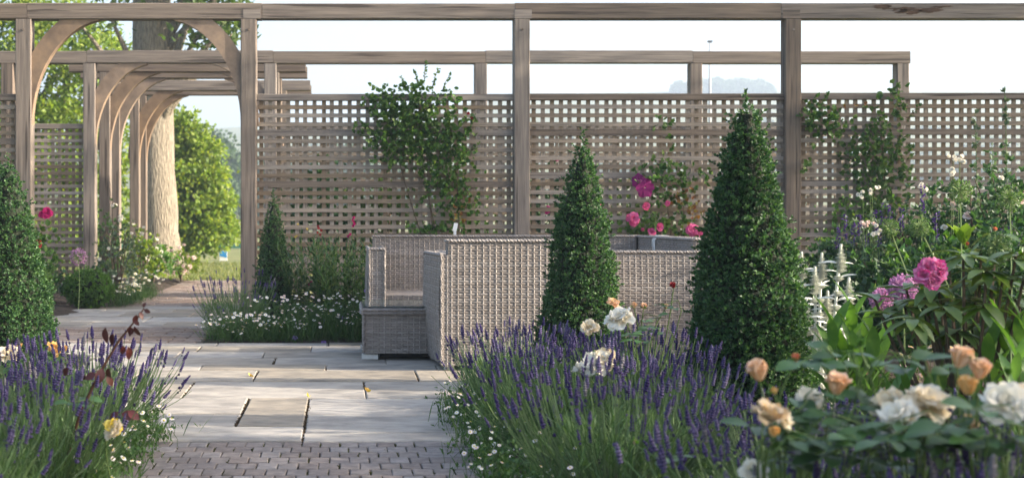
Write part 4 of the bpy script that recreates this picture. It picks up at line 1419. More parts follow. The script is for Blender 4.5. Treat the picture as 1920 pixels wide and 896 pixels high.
# ---- climbers on the trellis
def climber(label, blobs, d, mat='clim', size=0.05, root=None, extra=None, name='climbing_plant', strands=None, red=0):
    """blobs: (px, py, rx, ry, leaves) on the face of the trellis"""
    b0 = P(*root, d)
    b0[2] = 0.02
    t = thing(name, label, 'climber', b0)
    g = Geo()
    gr_ = Geo()
    gs = Geo()
    for px, py, rx, ry, n in blobs:
        c = P(px, py, d)
        u = RNG.normal(size=(n, 2)) * 0.5
        n = int(n * 1.35)
        u = np.clip(RNG.normal(size=(n, 2)) * 0.6, -1.3, 1.3)
        pos = c + np.stack([u[:, 0] * rx * d / F, RNG.uniform(-0.13, 0.03, n), u[:, 1] * ry * d / F], 1)
        ax = np.stack([RNG.normal(0, .5, n), -np.ones(n) * 0.8, RNG.normal(0.15, .5, n)], 1)
        leafcloud(g, pos, ax, 3, size, 0.8, WIDE)
        e = c + np.array([0, -0.02, 0])
        if gs.n < 32 * 4:
            stem(gs, [b0, (b0 + e) / 2 + np.array([random.uniform(-.08, .08), -0.02, 0]), e], 0.006, 0.003, m=8)
    for px, py, L, dx in strands or []:
        c = P(px, py, d)
        pts = np.stack([c, c + np.array([dx * 0.4 * L, -0.03, L * 0.6]), c + np.array([dx * L, -0.05, L])])
        stem(gs, pts, 0.003, 0.0015, m=7)
        tt = np.linspace(0.1, 1, 9)[:, None]
        q = pts[0] * (1 - tt) + pts[2] * tt
        leafcloud(g, q, np.tile([0, -0.6, 0.5], (9, 1)), 2, size * 0.7, 0.9, WIDE)
    gs.build('stems', M['twig'], t, 'stuff')
    g.build('foliage', M[mat], t, 'stuff')
    if red:
        for px, py, rx, ry, n in extra:
            c = P(px, py, d - 0.05)
            u = RNG.normal(size=(n, 2)) * 0.5
            leafcloud(gr_, c + np.stack([u[:, 0] * rx * d / F, RNG.uniform(-.1, .03, n), u[:, 1] * ry * d / F], 1), np.tile([0, -1.0, 0.2], (n, 1)), 3, size * 0.8, 0.9, WIDE)
        gr_.build('turning_foliage', M['clim_red'], t, 'stuff')
    return t


cl1 = climber('big leafy climber spilling over the top rail beside the arch', [(775, 215, 60, 42, 190), (735, 250, 55, 30, 120), (800, 270, 50, 40, 130), (845, 240, 35, 40, 60), (775, 185, 70, 20, 60), (720, 200, 35, 24, 35), (830, 330, 45, 45, 90), (855, 380, 30, 45, 55), (760, 290, 50, 24, 35), (850, 290, 30, 30, 45), (815, 430, 40, 8, 26), (720, 290, 50, 18, 12)], R1 - 0.05, 'clim', 0.047, (852, 560), [(862, 400, 20, 30, 10)], strands=[(785, 165, 0.16, -0.3), (810, 170, 0.2, 0.3), (762, 170, 0.12, -0.5), (830, 170, 0.14, 0.5), (795, 160, 0.22, 0.05), (700, 250, 0.1, -1.2), (705, 200, 0.1, -1.0), (880, 290, 0.1, 0.8), (875, 250, .12, .6), (740, 300, -.12, .6), (790, 330, -.14, -.4), (870, 350, -.12, -.5)], red=1)
for px, py in [(878, 213), (885, 222)]:
    bloom(cl1, P(px, py, R1 - .1), 0.016, (0, -1, 0.3), 'loose', 'dark_red')
cl3 = climber('leafy climber rising to the end post of the rear pergola, above the border', [(1650, 250, 30, 60, 60), (1640, 320, 45, 60, 130), (1645, 390, 45, 40, 90), (1610, 400, 40, 30, 40), (1535, 210, 30, 24, 34), (1560, 240, 30, 20, 26), (1680, 190, 16, 26, 16), (1600, 270, 30, 30, 28), (1520, 245, 14, 20, 10), (1510, 310, 14, 10, 6), (1690, 290, 16, 40, 16), (1620, 440, 50, 30, 50)], R1 - 0.05, 'clim', 0.05, (1640, 590), [(1650, 440, 24, 24, 16), (1600, 200, 40, 8, 4)], strands=[(1680, 200, 0.18, 0.1), (1670, 180, 0.1, 0.5), (1540, 200, 0.12, 0.4), (1700, 230, .15, .6)], red=1)
cl2 = climber('climbing rose with pink double blooms behind the wicker sofa', [(1240, 335, 45, 28, 34), (1280, 335, 45, 22, 24), (1230, 420, 55, 20, 46), (1190, 435, 30, 10, 18), (1290, 440, 30, 10, 16), (1255, 380, 30, 34, 26), (1245, 295, 20, 30, 10), (1245, 230, 14, 20, 6)], R1 - 0.08, 'clim', 0.052, (1250, 560), [(1285, 370, 26, 24, 16), (1300, 400, 16, 24, 10)], name='climbing_rose', red=1)
for px, py, s_, mt, kd in [(1187, 411, .062, 'pink', 'rose'), (1207, 390, .062, 'pink', 'cup'), (1233, 429, .06, 'pink', 'cup'), (1299, 432, .06, 'pink', 'rose'), (1251, 384, .042, 'pink', 'cup'), (1203, 432, .036, 'pink', 'bud'), (1222, 436, .04, 'pink', 'rose'), (1310, 440, .045, 'pink', 'cup'), (1176, 408, .035, 'pink', 'cup')]:
    bloom(cl2, P(px, py, R1 - 0.28), s_, (random.uniform(-.3, .3), -1, 0.35), kd, mt)
t = thing('clematis', 'dark purple clematis flowers on the trellis above the pink roses', 'clematis', P(1215, 590, R1 - .15) * [1, 1, 0])
g = Geo()
stem(g, [P(1215, 590, R1 - .15), P(1225, 450, R1 - .12), P(1208, 352, R1 - .12)], 0.004, 0.002, m=8)
g.build('stem', M['twig'], t)
bloom(t, P(1209, 352, R1 - .22), 0.085, (0.1, -1, 0.1), 'clem', 'purple')
bloom(t, P(1198, 338, R1 - .18), 0.07, (-.7, -1, 0.4), 'clem', 'purple')
g = Geo()
leafcloud(g, P(1220, 400, R1 - .12) + RNG.normal(size=(14, 3)) * [0.05, 0.02, 0.2], np.tile([0, -1.0, 0], (14, 1)), 2, 0.05, 0.8, WIDE)
g.build('foliage', M['clim'], t, 'stuff')

# shrubs between the two trellis rows, seen through the lattice
for px, d, py, r, mt, lab, fl in [
    (600, 14.4, 300, .5, 'shrub', 'green shrub behind the trellis, seen through it by the arch', None), (720, 14.6, 320, .5, 'tree_shade', 'mid green shrub behind the big climber, between the trellis rows', None),
    (860, 14.2, 330, .45, 'fresh', 'fresh green shrub behind the trellis near the middle post', None), (1045, 14.3, 318, .5, 'shrub', 'shrub with crimson flowers between the trellis rows', ('magenta', 5, .05, 'clem')),
    (1180, 14.8, 350, .5, 'tree_shade', 'low shrub between the trellis rows behind the pink roses', None), (1420, 14.4, 340, .5, 'shrub', 'shrub behind the trellis, hidden partly by the biggest cone', None),
    (1590, 14.5, 365, .45, 'fresh', 'light green shrub seen through the trellis by the end climber', None), (1780, 14.4, 340, .6, 'shrub', 'dark shrub behind the trellis at the border', None), (1930, 14.2, 330, .6, 'tree_shade', 'shrub behind the trellis at the picture edge', None)]:
    p = P(px, py, d)
    shrub(lab, (p[0], d, 0.0), p[2], r, mt, 1500, 0.07, flowers=fl, k=3, tpl=WIDE)
rose_d = [(88, 400, .055, 'magenta'), (70, 458, .045, 'dark_red'), (80, 402, .04, 'magenta')]
t = shrub('crimson rose bush below the trellis beside the first arch post', (-3.0, 12.9, 0.0), 1.05, 0.24, 'clim', 500, 0.06, name='rose_bush', cat='rose bush', k=3, tpl=WIDE)
for px, py, s_, mt in rose_d:
    bloom(t, P(px, py, 12.75), s_, (0.2, -1, 0.3), 'rose', mt)
def ball_of_stars(root, p, r, mat, n=170, name='flower_head', inner=None):
    """allium head: many little stalked stars on a sphere"""
    g = Geo()
    u = rnd_dir(n)
    tip = np.asarray(p) + u * r * RNG.uniform(0.85, 1.05, n)[:, None]
    leafcloud(g, tip, u, 5, r * 0.17, 1.8, DIAM)
    o = g.build(name, M[mat], root, 'stuff')
    g = Geo()
    g.tubes(np.stack([np.repeat(np.asarray(p)[None], n, 0), tip], 1), 0.0011, 3, cap=False)
    g.build('stalks', M[inner or 'pale_stem'], o, 'stuff')


def allium(label, px, py, d, r, mat, foot=None, n=170, stem_mat='pale_stem', inner=None):
    p = P(px, py, d)
    f = np.array([p[0], d, 0.02]) if foot is None else P(foot[0], foot[1], d)
    if foot is not None:
        f = p + (f - p) * (p[2] - 0.02) / (p[2] - f[2])
    t = thing('allium', label, 'allium', (f[0], f[1], 0.0 if foot is None else f[2]))
    g = Geo()
    stem(g, [f, (f + p) / 2 + np.array([0.01, 0, 0]), p], 0.0045, 0.0035, 5)
    g.build('stem', M[stem_mat], t)
    ball_of_stars(t, p, r, mat, n, inner=inner)


allium('purple allium globe behind the low trellis by the clipped ball', 147, 482, 13.9, .085, 'lilac')
allium('large pink purple allium globe below the magenta rhododendron bloom', 1692, 541, 5.5, .056, 'lilac', n=230, inner='lilac')
allium('half hidden pink purple allium between the broad leaves', 1652, 562, 5.6, .046, 'lilac', n=190, inner='lilac')
for lab, px, py, d, r in [('green allium seed head high in front of the trellis, on two tall stems', 1800, 358, 6.6, .058), ('round green allium seed head on a slanting stem over the dark border', 1724, 427, 6.4, .05),
                          ('dark green allium seed head beside the rhododendron tip', 1868, 462, 5.0, .055), ('green allium seed head at the picture edge', 1893, 372, 6.4, .06), ('faint green allium seed head left of the round one', 1668, 428, 6.6, .045)]:
    dd = {1724: (1800, 590), 1668: (1725, 590)}.get(px)
    allium(lab, px, py, d, r, 'clim' if px != 1868 else 'shrub', None if dd is None else dd, 150, 'pale_stem' if px != 1868 else 'green_stem')

# path side plants on the far side of the arch
shrub('grey green plant with white flowers between the arch posts', (-2.62, 15.6, 0), 0.95, 0.3, 'grey_leaf', 900, 0.05, name='perennial', cat='perennial', flowers=('white', 4, .026, 'loose'))
shrub('yellow green leafy plant at the foot of the tunnel posts', (-2.62, 17.4, 0), 0.8, 0.32, 'tree_bright', 1000, 0.06, name='perennial', cat='perennial', flowers=('white', 4, .03, 'loose'))
shrub('sunlit white rose bush where the tunnel path ends', (-2.75, 19.4, 0), 0.62, 0.36, 'fresh', 1200, 0.06, name='rose_bush', cat='rose bush', flowers=('white', 9, .034, 'rose'))
shrub('low pale pink rose bush at the tree trunk by the path', (-2.45, 20.4, 0), 0.5, 0.34, 'tree_bright', 900, 0.05, name='rose_bush', cat='rose bush', flowers=('blush', 14, .034, 'rose'))
shrub('dark low plant under the narrow trellis beside the clipped ball', (-3.3, 14.9, 0), 0.45, 0.4, 'shrub', 900, 0.05, name='perennial', cat='perennial')
shrub('tall climber leaves on the first tunnel post by the path', (-2.9, 16.6, 0), 1.15, 0.22, 'clim', 600, 0.055, name='climbing_plant', cat='climber', flowers=('white', 3, .03, 'rose'))

# ---- tall flower border in front of the third trellis panel
for px, d, py, r, mt, n, sz, lab, fl in [
    (1590, 9.8, 440, .32, 'shrub', 1500, .05, 'dark green border shrub against the trellis next to the oak post', None),
    (1660, 9.6, 405, .34, 'grey_leaf', 1500, .05, 'grey green border shrub under the end climber', ('white', 2, .024, 'loose')),
    (1745, 9.3, 375, .36, 'shrub', 1700, .05, 'leafy border shrub with white flowers in the middle of the border', ('white', 3, .022, 'loose')),
    (1830, 9.0, 345, .36, 'shrub', 1700, .045, 'tall dark border shrub behind the green seed heads', ('blush', 4, .028, 'loose')),
    (1910, 8.6, 300, .38, 'shrub', 1900, .045, 'tallest dark border shrub at the picture edge', ('white', 2, .02, 'loose')),
    (1620, 8.0, 500, .34, 'shrub', 1600, .055, 'broad dark shrub behind the silver stems', None),
    (1700, 7.8, 480, .36, 'shrub', 1700, .055, 'broad dark shrub behind the pink purple allium', None),
    (1790, 7.4, 450, .36, 'clim', 1700, .055, 'leafy shrub behind the rhododendron tip', ('coral', 3, .02, 'bud')),
    (1885, 7.0, 430, .38, 'shrub', 1700, .055, 'dark shrub behind the rhododendron at the picture edge', ('coral', 4, .02, 'bud')),
    (1560, 10.6, 470, .28, 'clim', 900, .05, 'low green shrub at the foot of the oak post', None)]:
    p = P(px, py, d)
    shrub(lab, (p[0], d, 0.02), p[2], r * 1.15, mt, int(n * 2.0), sz, name='border_shrub', cat='border plant', flowers=fl, group='shrubs of the flower border')


def spires(label, pts, d, mat, name='salvia', h=0.16, cat='salvia'):
    p0 = P(*pts[0], d)
    t = thing(name, label, cat, (p0[0], d, 0.02))
    gs, gf = Geo(), Geo()
    for px, py in pts:
        e = P(px, py, d + random.uniform(-.15, .15))
        f = np.array([e[0] + random.uniform(-.05, .05), e[1], 0.02])
        stem(gs, [f, (f + e) / 2, e], 0.003, 0.002)
        m = 34
        tt = RNG.uniform(0, 1, m)
        c = e - np.array([0, 0, h]) * tt[:, None] + RNG.normal(size=(m, 3)) * 0.006
        leafcloud(gf, c, np.stack([RNG.normal(size=m), RNG.normal(size=m), np.full(m, .5)], 1), 2, 0.02, 0.7)
    gs.build('stems', M['green_stem'], t, 'stuff')
    gf.build('blossom', M[mat], t, 'stuff')


spires('violet salvia spires against the trellis beside the oak post', [(1572, 425), (1585, 405), (1600, 415), (1612, 400), (1625, 440)], 9.2, 'salvia')
spires('violet salvia spires under the end climber', [(1640, 395), (1655, 380), (1668, 385), (1690, 390), (1648, 420)], 9.0, 'salvia')
spires('violet salvia spires in the far corner of the border', [(1880, 430), (1895, 420), (1910, 440), (1755, 400), (1730, 350)], 8.2, 'salvia')
for lab, fl, d in [('white flowers on tall stems in front of the trellis', [(1787, 299), (1800, 305), (1783, 326)], 7.6), ('white bell flowers below the end climber', [(1632, 358), (1636, 352), (1617, 362)], 9.0), ('white and lilac flower in front of the lattice', [(1735, 355), (1725, 352)], 8.8),
                   ('pale pink flower low in front of the oak post', [(1619, 423), (1625, 418)], 8.6), ('white flowers low in the dark border', [(1644, 432), (1640, 437)], 8.4)]:
    p = P(*fl[0], d)
    t = thing('tall_flower', lab, 'flower', (p[0], d, 0.02))
    g = Geo()
    for q in fl:
        e = P(*q, d)
        stem(g, [(p[0], d, 0.02), ((p[0] + e[0]) / 2, d, e[2] * .5), e], 0.0025, 0.0015)
    g.build('stems', M['green_stem'], t, 'stuff')
    for q in fl:
        for k in range(3):
            bloom(t, P(*q, d) + RNG.normal(size=3) * .014, 0.015, (random.uniform(-.6, .6), -1, .5), 'loose', 'white' if 'pink' not in lab else 'blush')
for lab, px, top, d in [('wispy tall stem rising in front of the lattice', 1828, 205, 11.2), ('tallest wispy stem near the picture edge, reaching the trellis rail', 1884, 172, 11.0), ('wispy stem with small leaves between the seed heads', 1860, 270, 10.5)]:
    e = P(px, top, d)
    t = thing('wispy_stem', lab, 'plant', (e[0] + .05, d, 0.02))
    g, gl = Geo(), Geo()
    f = np.array([e[0] + .05, d, 0.02])
    stem(g, [f, (f + e) / 2, e], 0.005, 0.002, m=8)
    tt = RNG.uniform(0.3, 1, 44)[:, None]
    leafcloud(gl, f * (1 - tt) + e * tt, np.tile([0, 0, 0.7], (44, 1)) + RNG.normal(size=(44, 3)) * .6, 3, 0.05, 0.8)
    g.build('stem', M['green_stem'], t)
    gl.build('foliage', M['grey_leaf'], t, 'stuff')

# ---- lamb's ear: felted white spikes
t = thing('lambs_ear', 'silver white felted flower stems standing beside the biggest cone', 'silver plant', (2.28, 6.45, 0.02))
for (px, py, bx) in [(1503, 472, 1508), (1541, 474, 1536), (1577, 458, 1556), (1528, 500, 1524), (1592, 520, 1575), (1512, 560, 1520), (1552, 545, 1556), (1498, 590, 1506), (1570, 600, 1572), (1536, 610, 1540)]:
    d = 6.45 + random.uniform(-.12, .12)
    e = P(px, py, d)
    f = P(bx, 730, d)
    f[2] = 0.02
    g = Geo()
    stem(g, [f, (f + e) / 2 + np.array([random.uniform(-.01, .01), 0, 0]), e], 0.009, 0.006, 6, 9)
    st = g.build('stem', M['silver'], t, smooth=True)
    L = e[2] - f[2]
    g = Geo()
    for z in np.arange(0, 0.14, 0.006):          # dense whorls at the head
        c = e - np.array([0, 0, z])
        m = 14
        a = np.arange(m) * 2 * PI / m + z * 90
        wv = (0.005 + 0.016 * min(1, z / 0.09)) * (1 if int(z / .007) % 3 else 0.8)
        g.place(WIDE, np.repeat(c[None], m, 0), np.stack([np.cos(a), np.sin(a), np.full(m, .6)], 1), np.tile([0, 0, 1.0], (m, 1)), wv * 1.6)
    for z in np.arange(0.18, L * 0.9, 0.07):
        c = e + (f - e) * z / L
        for dz in (0, .006, .012, .018):
            m = 12
            a = np.arange(m) * 2 * PI / m + z * 9 + dz * 50
            g.place(WIDE, np.repeat(c[None], m, 0) + [0, 0, dz], np.stack([np.cos(a), np.sin(a), np.full(m, .8)], 1), np.tile([0, 0, 1.0], (m, 1)), 0.032 - dz * .5)
    g.build('felted_whorls', M['silver'], st, 'stuff')
    for k, z in enumerate((0.10, 0.17, 0.27, 0.42)):
        if z > L * .8:
            continue
        c = e + (f - e) * z / L
        for sg in (-1, 1):
            a = k * 1.2 + (0 if sg > 0 else PI) + 0.3 + random.uniform(-.4, .4)
            leafpart(t, c, (math.cos(a), math.sin(a) * .5 - .3, 0.9), (-math.cos(a) * .8, -.5, .7), random.uniform(0.06, 0.09), LL_DROOP, 'silver')

# ---- broad upright green leaves
def broad_clump(label, base, tops, d, leaf, mat='fresh'):
    t = thing('broad_leaf_plant', label, 'plant', base)
    g = Geo()
    b = np.array(base)
    for px, py in tops:
        e = P(px, py, d + random.uniform(-.2, .2))
        f = b + np.array([(e[0] - b[0]) * .6, (e[1] - b[1]) * .6, 0])
        stem(g, [f, (f + e) / 2, e - np.array([0, 0, leaf * .6])], 0.006, 0.004, 5)
        for k in range(10):
            tt = 0.25 + 0.75 * k / 9
            c = f + (e - np.array([0, 0, leaf * .7]) - f) * tt
            a = k * 2.4 + random.uniform(-.3, .3)
            leafpart(t, c, (math.cos(a) * (1.0 - .55 * tt), math.sin(a) * (1.0 - .55 * tt), 0.75 + .6 * tt), (math.cos(a) * -.6, math.sin(a) * -.6, 1), leaf * random.uniform(0.8, 1.15), LL_LAN2, mat)
    g.build('stems', M['green_stem'], t, 'stuff')


M['broad'] = noise_mat('broad_leaf', [(0.3, (0.075, 0.175, 0.035)), (0.6, (0.115, 0.235, 0.05)), (0.85, (0.15, 0.275, 0.065))], 18, bump=0.2, bscale=70, bdist=0.002, objvar=0.28, rough=0.5, hue=0.1, trans=0.35)
broad_clump('clump of upright pointed green leaves beside the silver stems', (2.02, 5.3, 0.02), [(1562, 560), (1598, 530), (1625, 545), (1585, 590), (1610, 600), (1650, 620), (1555, 620), (1640, 590)], 5.3, 0.17, 'broad')
broad_clump('clump of pointed green leaves under the rhododendron at the picture edge', (2.35, 4.7, 0.02), [(1850, 590), (1885, 560), (1915, 545), (1905, 610), (1860, 640), (1935, 590), (1825, 650)], 4.7, 0.16, 'broad')
broad_clump('lower clump of pointed leaves in front of the rhododendron stems', (2.15, 4.95, 0.02), [(1700, 660), (1740, 680), (1670, 690), (1770, 660)], 4.95, 0.13, 'broad')

# ---- rhododendron
t = thing('rhododendron', 'rhododendron with large leathery leaves and a magenta bloom at the border front', 'rhododendron', (2.35, 5.0, 0.02))
gs = Geo()
bb = np.array([2.35, 5.0, 0.02])
for px, py, d, n, L, ups in [(1806, 478, 4.9, 9, .125, 0.1), (1745, 535, 4.9, 8, .12, 0.0), (1850, 505, 4.8, 9, .125, 0.0), (1905, 480, 4.8, 9, .13, 0.1), (1712, 598, 4.7, 9, .125, -0.1), (1670, 590, 5.0, 8, .12, 0.25), (1770, 575, 4.8, 8, .12, 0.0),
                             (1845, 570, 4.7, 8, .125, -0.1), (1795, 620, 4.9, 8, .12, 0.0), (1905, 560, 5.0, 8, .12, 0.0), (1640, 560, 5.15, 6, .11, 0.4), (1700, 545, 5.2, 7, .11, 0.4), (1725, 520, 5.1, 6, .1, 0.6), (1870, 440, 5.1, 7, .11, 0.1), (1780, 500, 5.2, 8, .11, 0.2), (1830, 530, 5.05, 8, .12, 0.1), (1880, 525, 4.95, 8, .12, 0.1), (1760, 540, 5.1, 8, .12, 0.1), (1735, 565, 4.9, 8, .12, 0.1), (1810, 560, 5.0, 8, .12, 0.1), (1885, 600, 4.9, 8, .12, 0.0), (1835, 610, 5.0, 8, .12, 0.0), (1750, 610, 5.0, 8, .12, 0.0), (1695, 570, 5.1, 8, .11, .2), (1920, 520, 4.8, 8, .12, 0.1), (1840, 470, 5.1, 7, .11, 0.15)]:
    c = P(px, py, d)
    mid = bb * 0.45 + c * 0.55 + np.array([0, 0, -0.06])
    stem(gs, [bb, mid, c], 0.011, 0.005, 5, 8)
    a0 = random.uniform(0, 6)
    for k in range(n):
        a = a0 + 2 * PI * k / n + random.uniform(-.25, .25)
        leafpart(t, c + np.array([0, 0, random.uniform(-.015, .01)]), (math.cos(a), math.sin(a), ups + random.uniform(-.35, .15)), (0, 0, 1), L * random.uniform(0.8, 1.15), LL_RHO, 'rhodo_obj')
gs.build('branches', M['twig'], t, 'stuff')
c = P(1806, 458, 4.9)
for k in range(7):
    a = 2 * PI * k / 7
    leafpart(t, c, (math.cos(a) * .4, math.sin(a) * .4, 1), (-math.cos(a), -math.sin(a), .3), random.uniform(.07, .1), LL_OVAL, 'lime', 'young_leaf', label='yellow green young leaf' if k == 0 else None)
c = P(1742, 512, 4.75)
tr = put('flower_truss', coloured(LOOSE[0], 'rhodo_pink'), None, t, loc=tuple(c - np.array(WL[t.name])), rot=euler_of((0, -0.5, 0.8)), scale=0.044, label='magenta bloom')
for k, (dx, dz, s_) in enumerate([(-.026, -.008, .036), (.026, .0, .036), (0.004, -.024, .036), (-.012, .02, .034), (.02, .022, .034)]):
    bloom(t, c + np.array([dx, -0.012, dz]), s_, (dx * 20, -1, dz * 15 + .2), 'loose', 'rhodo_pink', name='flower')
daisy_patch('small pale pink flowers glinting under the rhododendron', [P(px, 640, 5.4)[:2] for px in (1600, 1640, 1680, 1720, 1780)], name='astrantia', fl=60, spread=0.1, hz=0.42, mat='blush', fsize=0.014)

# ================================================================== roses
def sprinkle(x0, x1, y0, y1, d0, d1, n):
    return [(random.uniform(x0, x1), random.uniform(y0, y1), random.uniform(d0, d1)) for _ in range(n)]


def rose_bush(label, base, blooms, leaves, d0, stems_mat='green_stem', leaf=0.055, leafmat='rose_leaf', nl=40, box=None, cat='rose bush'):
    """blooms: (px, py, d, size, kind, material[, label])"""
    t = thing('rose_bush', label, cat, base)
    b = np.array(base)
    g = Geo()
    tips = []
    for q in blooms:
        px, py, d, s_, kd, mt = q[:6]
        p = P(px, py, d)
        dr = unit(np.array([random.uniform(-.5, .5), random.uniform(-.9, -.1), random.uniform(.3, .9)]))
        if kd in ('bud', 'cup'):
            dr = unit(np.array([random.uniform(-.35, .35), -.2, 1]))
        foot = p - dr * s_ * 0.3
        bloom(t, foot, s_, dr, kd, mt, q[6] if len(q) > 6 else None, 'bud' if kd == 'bud' else 'bloom')
        stem(g, [b + RNG.normal(size=3) * [.06, .05, 0], (b + foot) / 2 + np.array([random.uniform(-.04, .04), .03, .05]), foot], 0.004, 0.002, 4, 8)
        m = 5
        a = np.arange(m) * 2 * PI / m
        gl = Geo()
        tips.append((foot, dr))
    gq = Geo()
    for foot, dr in tips:
        m = 5
        leafcloud(gq, foot[None], dr[None] * 0.3, m, 0.022, 1.0)
    gq.build('sepals', M['fresh'], t, 'stuff')
    for px, py, d in leaves:
        p = P(px, py, d)
        a = random.uniform(0, 6.28)
        ax = unit(np.array([math.cos(a), math.sin(a) * .7, random.uniform(-.1, .4)]))
        sd_ = unit(np.cross(ax, [0, 0, 1.0]))
        tw = p + ax * leaf * 1.6
        stem(g, [b + (p - b) * .5 + np.array([0, 0.04, 0]), p - ax * leaf * .5, tw], 0.0025, 0.0012, 4, 5)
        leafpart(t, tw, ax, (random.uniform(-.4, .4), random.uniform(-.7, .1), 1), leaf * 1.15, LL_ROSE, leafmat)
        for f_ in (0.35, 1.1):
            for sg in (-1, 1):
                leafpart(t, p + ax * leaf * f_, unit(ax * .5 + sd_ * sg), (random.uniform(-.4, .4), random.uniform(-.6, .1), 1), leaf * random.uniform(.8, 1.05), LL_ROSE, leafmat)
    g.build('stems', M[stems_mat], t, 'stuff')
    return t


D = 2.95
rose_bush('peach rose bush low before the biggest cone, with tight buds and a faded bloom', (1.02, 3.05, 0.02), [
    (1422, 703, 2.95, .042, 'cup', 'peach'), (1568, 728, 2.95, .045, 'cup', 'peach'), (1492, 673, 3.1, .017, 'bud', 'coral', 'closed coral bud'), (1445, 775, 2.85, .042, 'loose', 'faded', 'faded tattered bloom'), (1462, 782, 2.88, .034, 'loose', 'cream'),
    (1452, 813, 2.85, .022, 'bud', 'apricot'), (1518, 748, 3.1, .034, 'loose', 'white'), (1452, 735, 3.0, .016, 'bud', 'apricot'), (1558, 703, 3.05, .012, 'bud', 'coral')],
    [(1480, 795, 2.9), (1545, 800, 2.85), (1470, 840, 2.8), (1600, 695, 3.0), (1640, 690, 3.05), (1515, 775, 3.0), (1590, 790, 2.9), (1560, 850, 2.85), (1600, 840, 2.8), (1530, 740, 3.0)] + sprinkle(1440, 1640, 790, 880, 2.8, 3.05, 9), D, leaf=.058)
rose_bush('large cream rose bush at the bottom of the border, with wide open blooms', (1.28, 2.95, 0.02), [
    (1684, 780, 2.85, .05, 'loose', 'white'), (1742, 752, 2.9, .05, 'rose', 'cream'), (1735, 745, 2.95, .048, 'loose', 'white'), (1670, 758, 2.95, .042, 'loose', 'cream'), (1596, 652, 3.1, .014, 'bud', 'fresh', 'closed green bud'), (1612, 646, 3.1, .015, 'bud', 'fresh', 'closed green bud')],
    [(1650, 700, 3.0), (1750, 795, 2.8), (1700, 830, 2.85), (1655, 850, 2.8), (1780, 830, 2.85), (1625, 760, 3.0), (1560, 680, 3.05), (1720, 700, 3.05)] + sprinkle(1600, 1800, 800, 890, 2.75, 3.05, 10), D, leaf=.06)
rose_bush('peach and cream rose bush in the bottom corner at the picture edge', (1.45, 2.9, 0.02), [
    (1799, 678, 2.9, .045, 'cup', 'peach'), (1836, 700, 2.85, .040, 'cup', 'peach'), (1815, 730, 2.85, .038, 'cup', 'apricot'), (1845, 682, 3.0, .018, 'bud', 'coral'), (1815, 795, 2.9, .026, 'loose', 'faded', 'withered brown bloom'),
    (1888, 752, 2.75, .05, 'loose', 'white'), (1908, 745, 2.8, .052, 'rose', 'cream'), (1730, 656, 3.1, .014, 'bud', 'fresh', 'closed green bud'), (1890, 700, 2.9, .014, 'bud', 'fresh')],
    [(1850, 805, 2.7), (1880, 820, 2.65), (1820, 850, 2.75), (1900, 790, 2.7), (1790, 760, 2.9), (1770, 700, 3.0), (1860, 760, 2.9), (1910, 850, 2.7)] + sprinkle(1780, 1920, 800, 890, 2.7, 3.0, 9), D, leaf=.06)
rose_bush('white rose at the very bottom among the lavender', (0.95, 3.1, 0.02), [(1412, 884, 3.0, .034, 'loose', 'white'), (1190, 830, 3.6, .013, 'bud', 'faded'), (1222, 832, 3.6, .014, 'bud', 'cream'), (1160, 850, 3.6, .011, 'bud', 'fresh'), (1250, 880, 3.5, .012, 'bud', 'faded')],
          [(1440, 870, 3.0), (1230, 870, 3.55)], 3.2, leaf=0.045)
rose_bush('cream rose bush with one big open bloom between the two tall cones', (1.2, 5.35, 0.02), [
    (1160, 594, 5.3, .06, 'rose', 'white', 'big open cream bloom'), (1150, 568, 5.36, .03, 'loose', 'peach'), (1189, 574, 5.3, .022, 'bud', 'peach'), (1207, 576, 5.3, .022, 'cup', 'peach'), (1248, 576, 5.3, .018, 'bud', 'peach', 'closed peach bud'),
    (1262, 537, 5.3, .022, 'cup', 'dark_red', 'dark red half open bud'), (1105, 614, 5.5, .042, 'loose', 'cream'), (1120, 680, 5.2, .06, 'loose', 'white'), (1135, 672, 5.2, .05, 'loose', 'cream'), (1090, 690, 5.25, .04, 'loose', 'white')],
    [(1205, 605, 5.3), (1230, 612, 5.35), (1175, 630, 5.3), (1250, 625, 5.3), (1270, 580, 5.3), (1220, 640, 5.25)], 5.3, leaf=0.045)
t = rose_bush('apricot rose in front of the clipped cone across the paving', (-1.36, 6.0, 0.02), [(103, 652, 6.0, .036, 'rose', 'apricot'), (122, 655, 5.95, .024, 'cup', 'apricot'), (14, 662, 5.8, .055, 'loose', 'cream', 'cream open bloom'), (38, 650, 5.85, .02, 'cup', 'apricot'), (118, 700, 5.9, .012, 'bud', 'yellow')],
              [(50, 672, 5.85), (85, 680, 5.9), (130, 678, 5.9), (30, 690, 5.8), (110, 720, 5.8), (70, 720, 5.7)], 5.9, leaf=0.05)
t = thing('rose_shoot', 'long maroon rose shoot with dark red leaves rising over the lavender', 'rose shoot', (-0.98, 4.55, 0.02))
d = 4.55
g = Geo()
pts = [np.array([-0.98, 4.6, 0.02]), P(152, 770, d), P(186, 700, d), P(222, 640, d), P(262, 590, d), P(270, 578, d)]
tt = np.linspace(0, 1, 6)
s_ = np.linspace(0, 1, 16)
cc = np.stack([np.interp(s_, tt, np.array(pts)[:, k]) for k in range(3)], 1)
g.tubes(cc[None], np.linspace(0.007, 0.0025, 16)[None], 6)
g.build('stem', M['red_stem'], t, smooth=True)
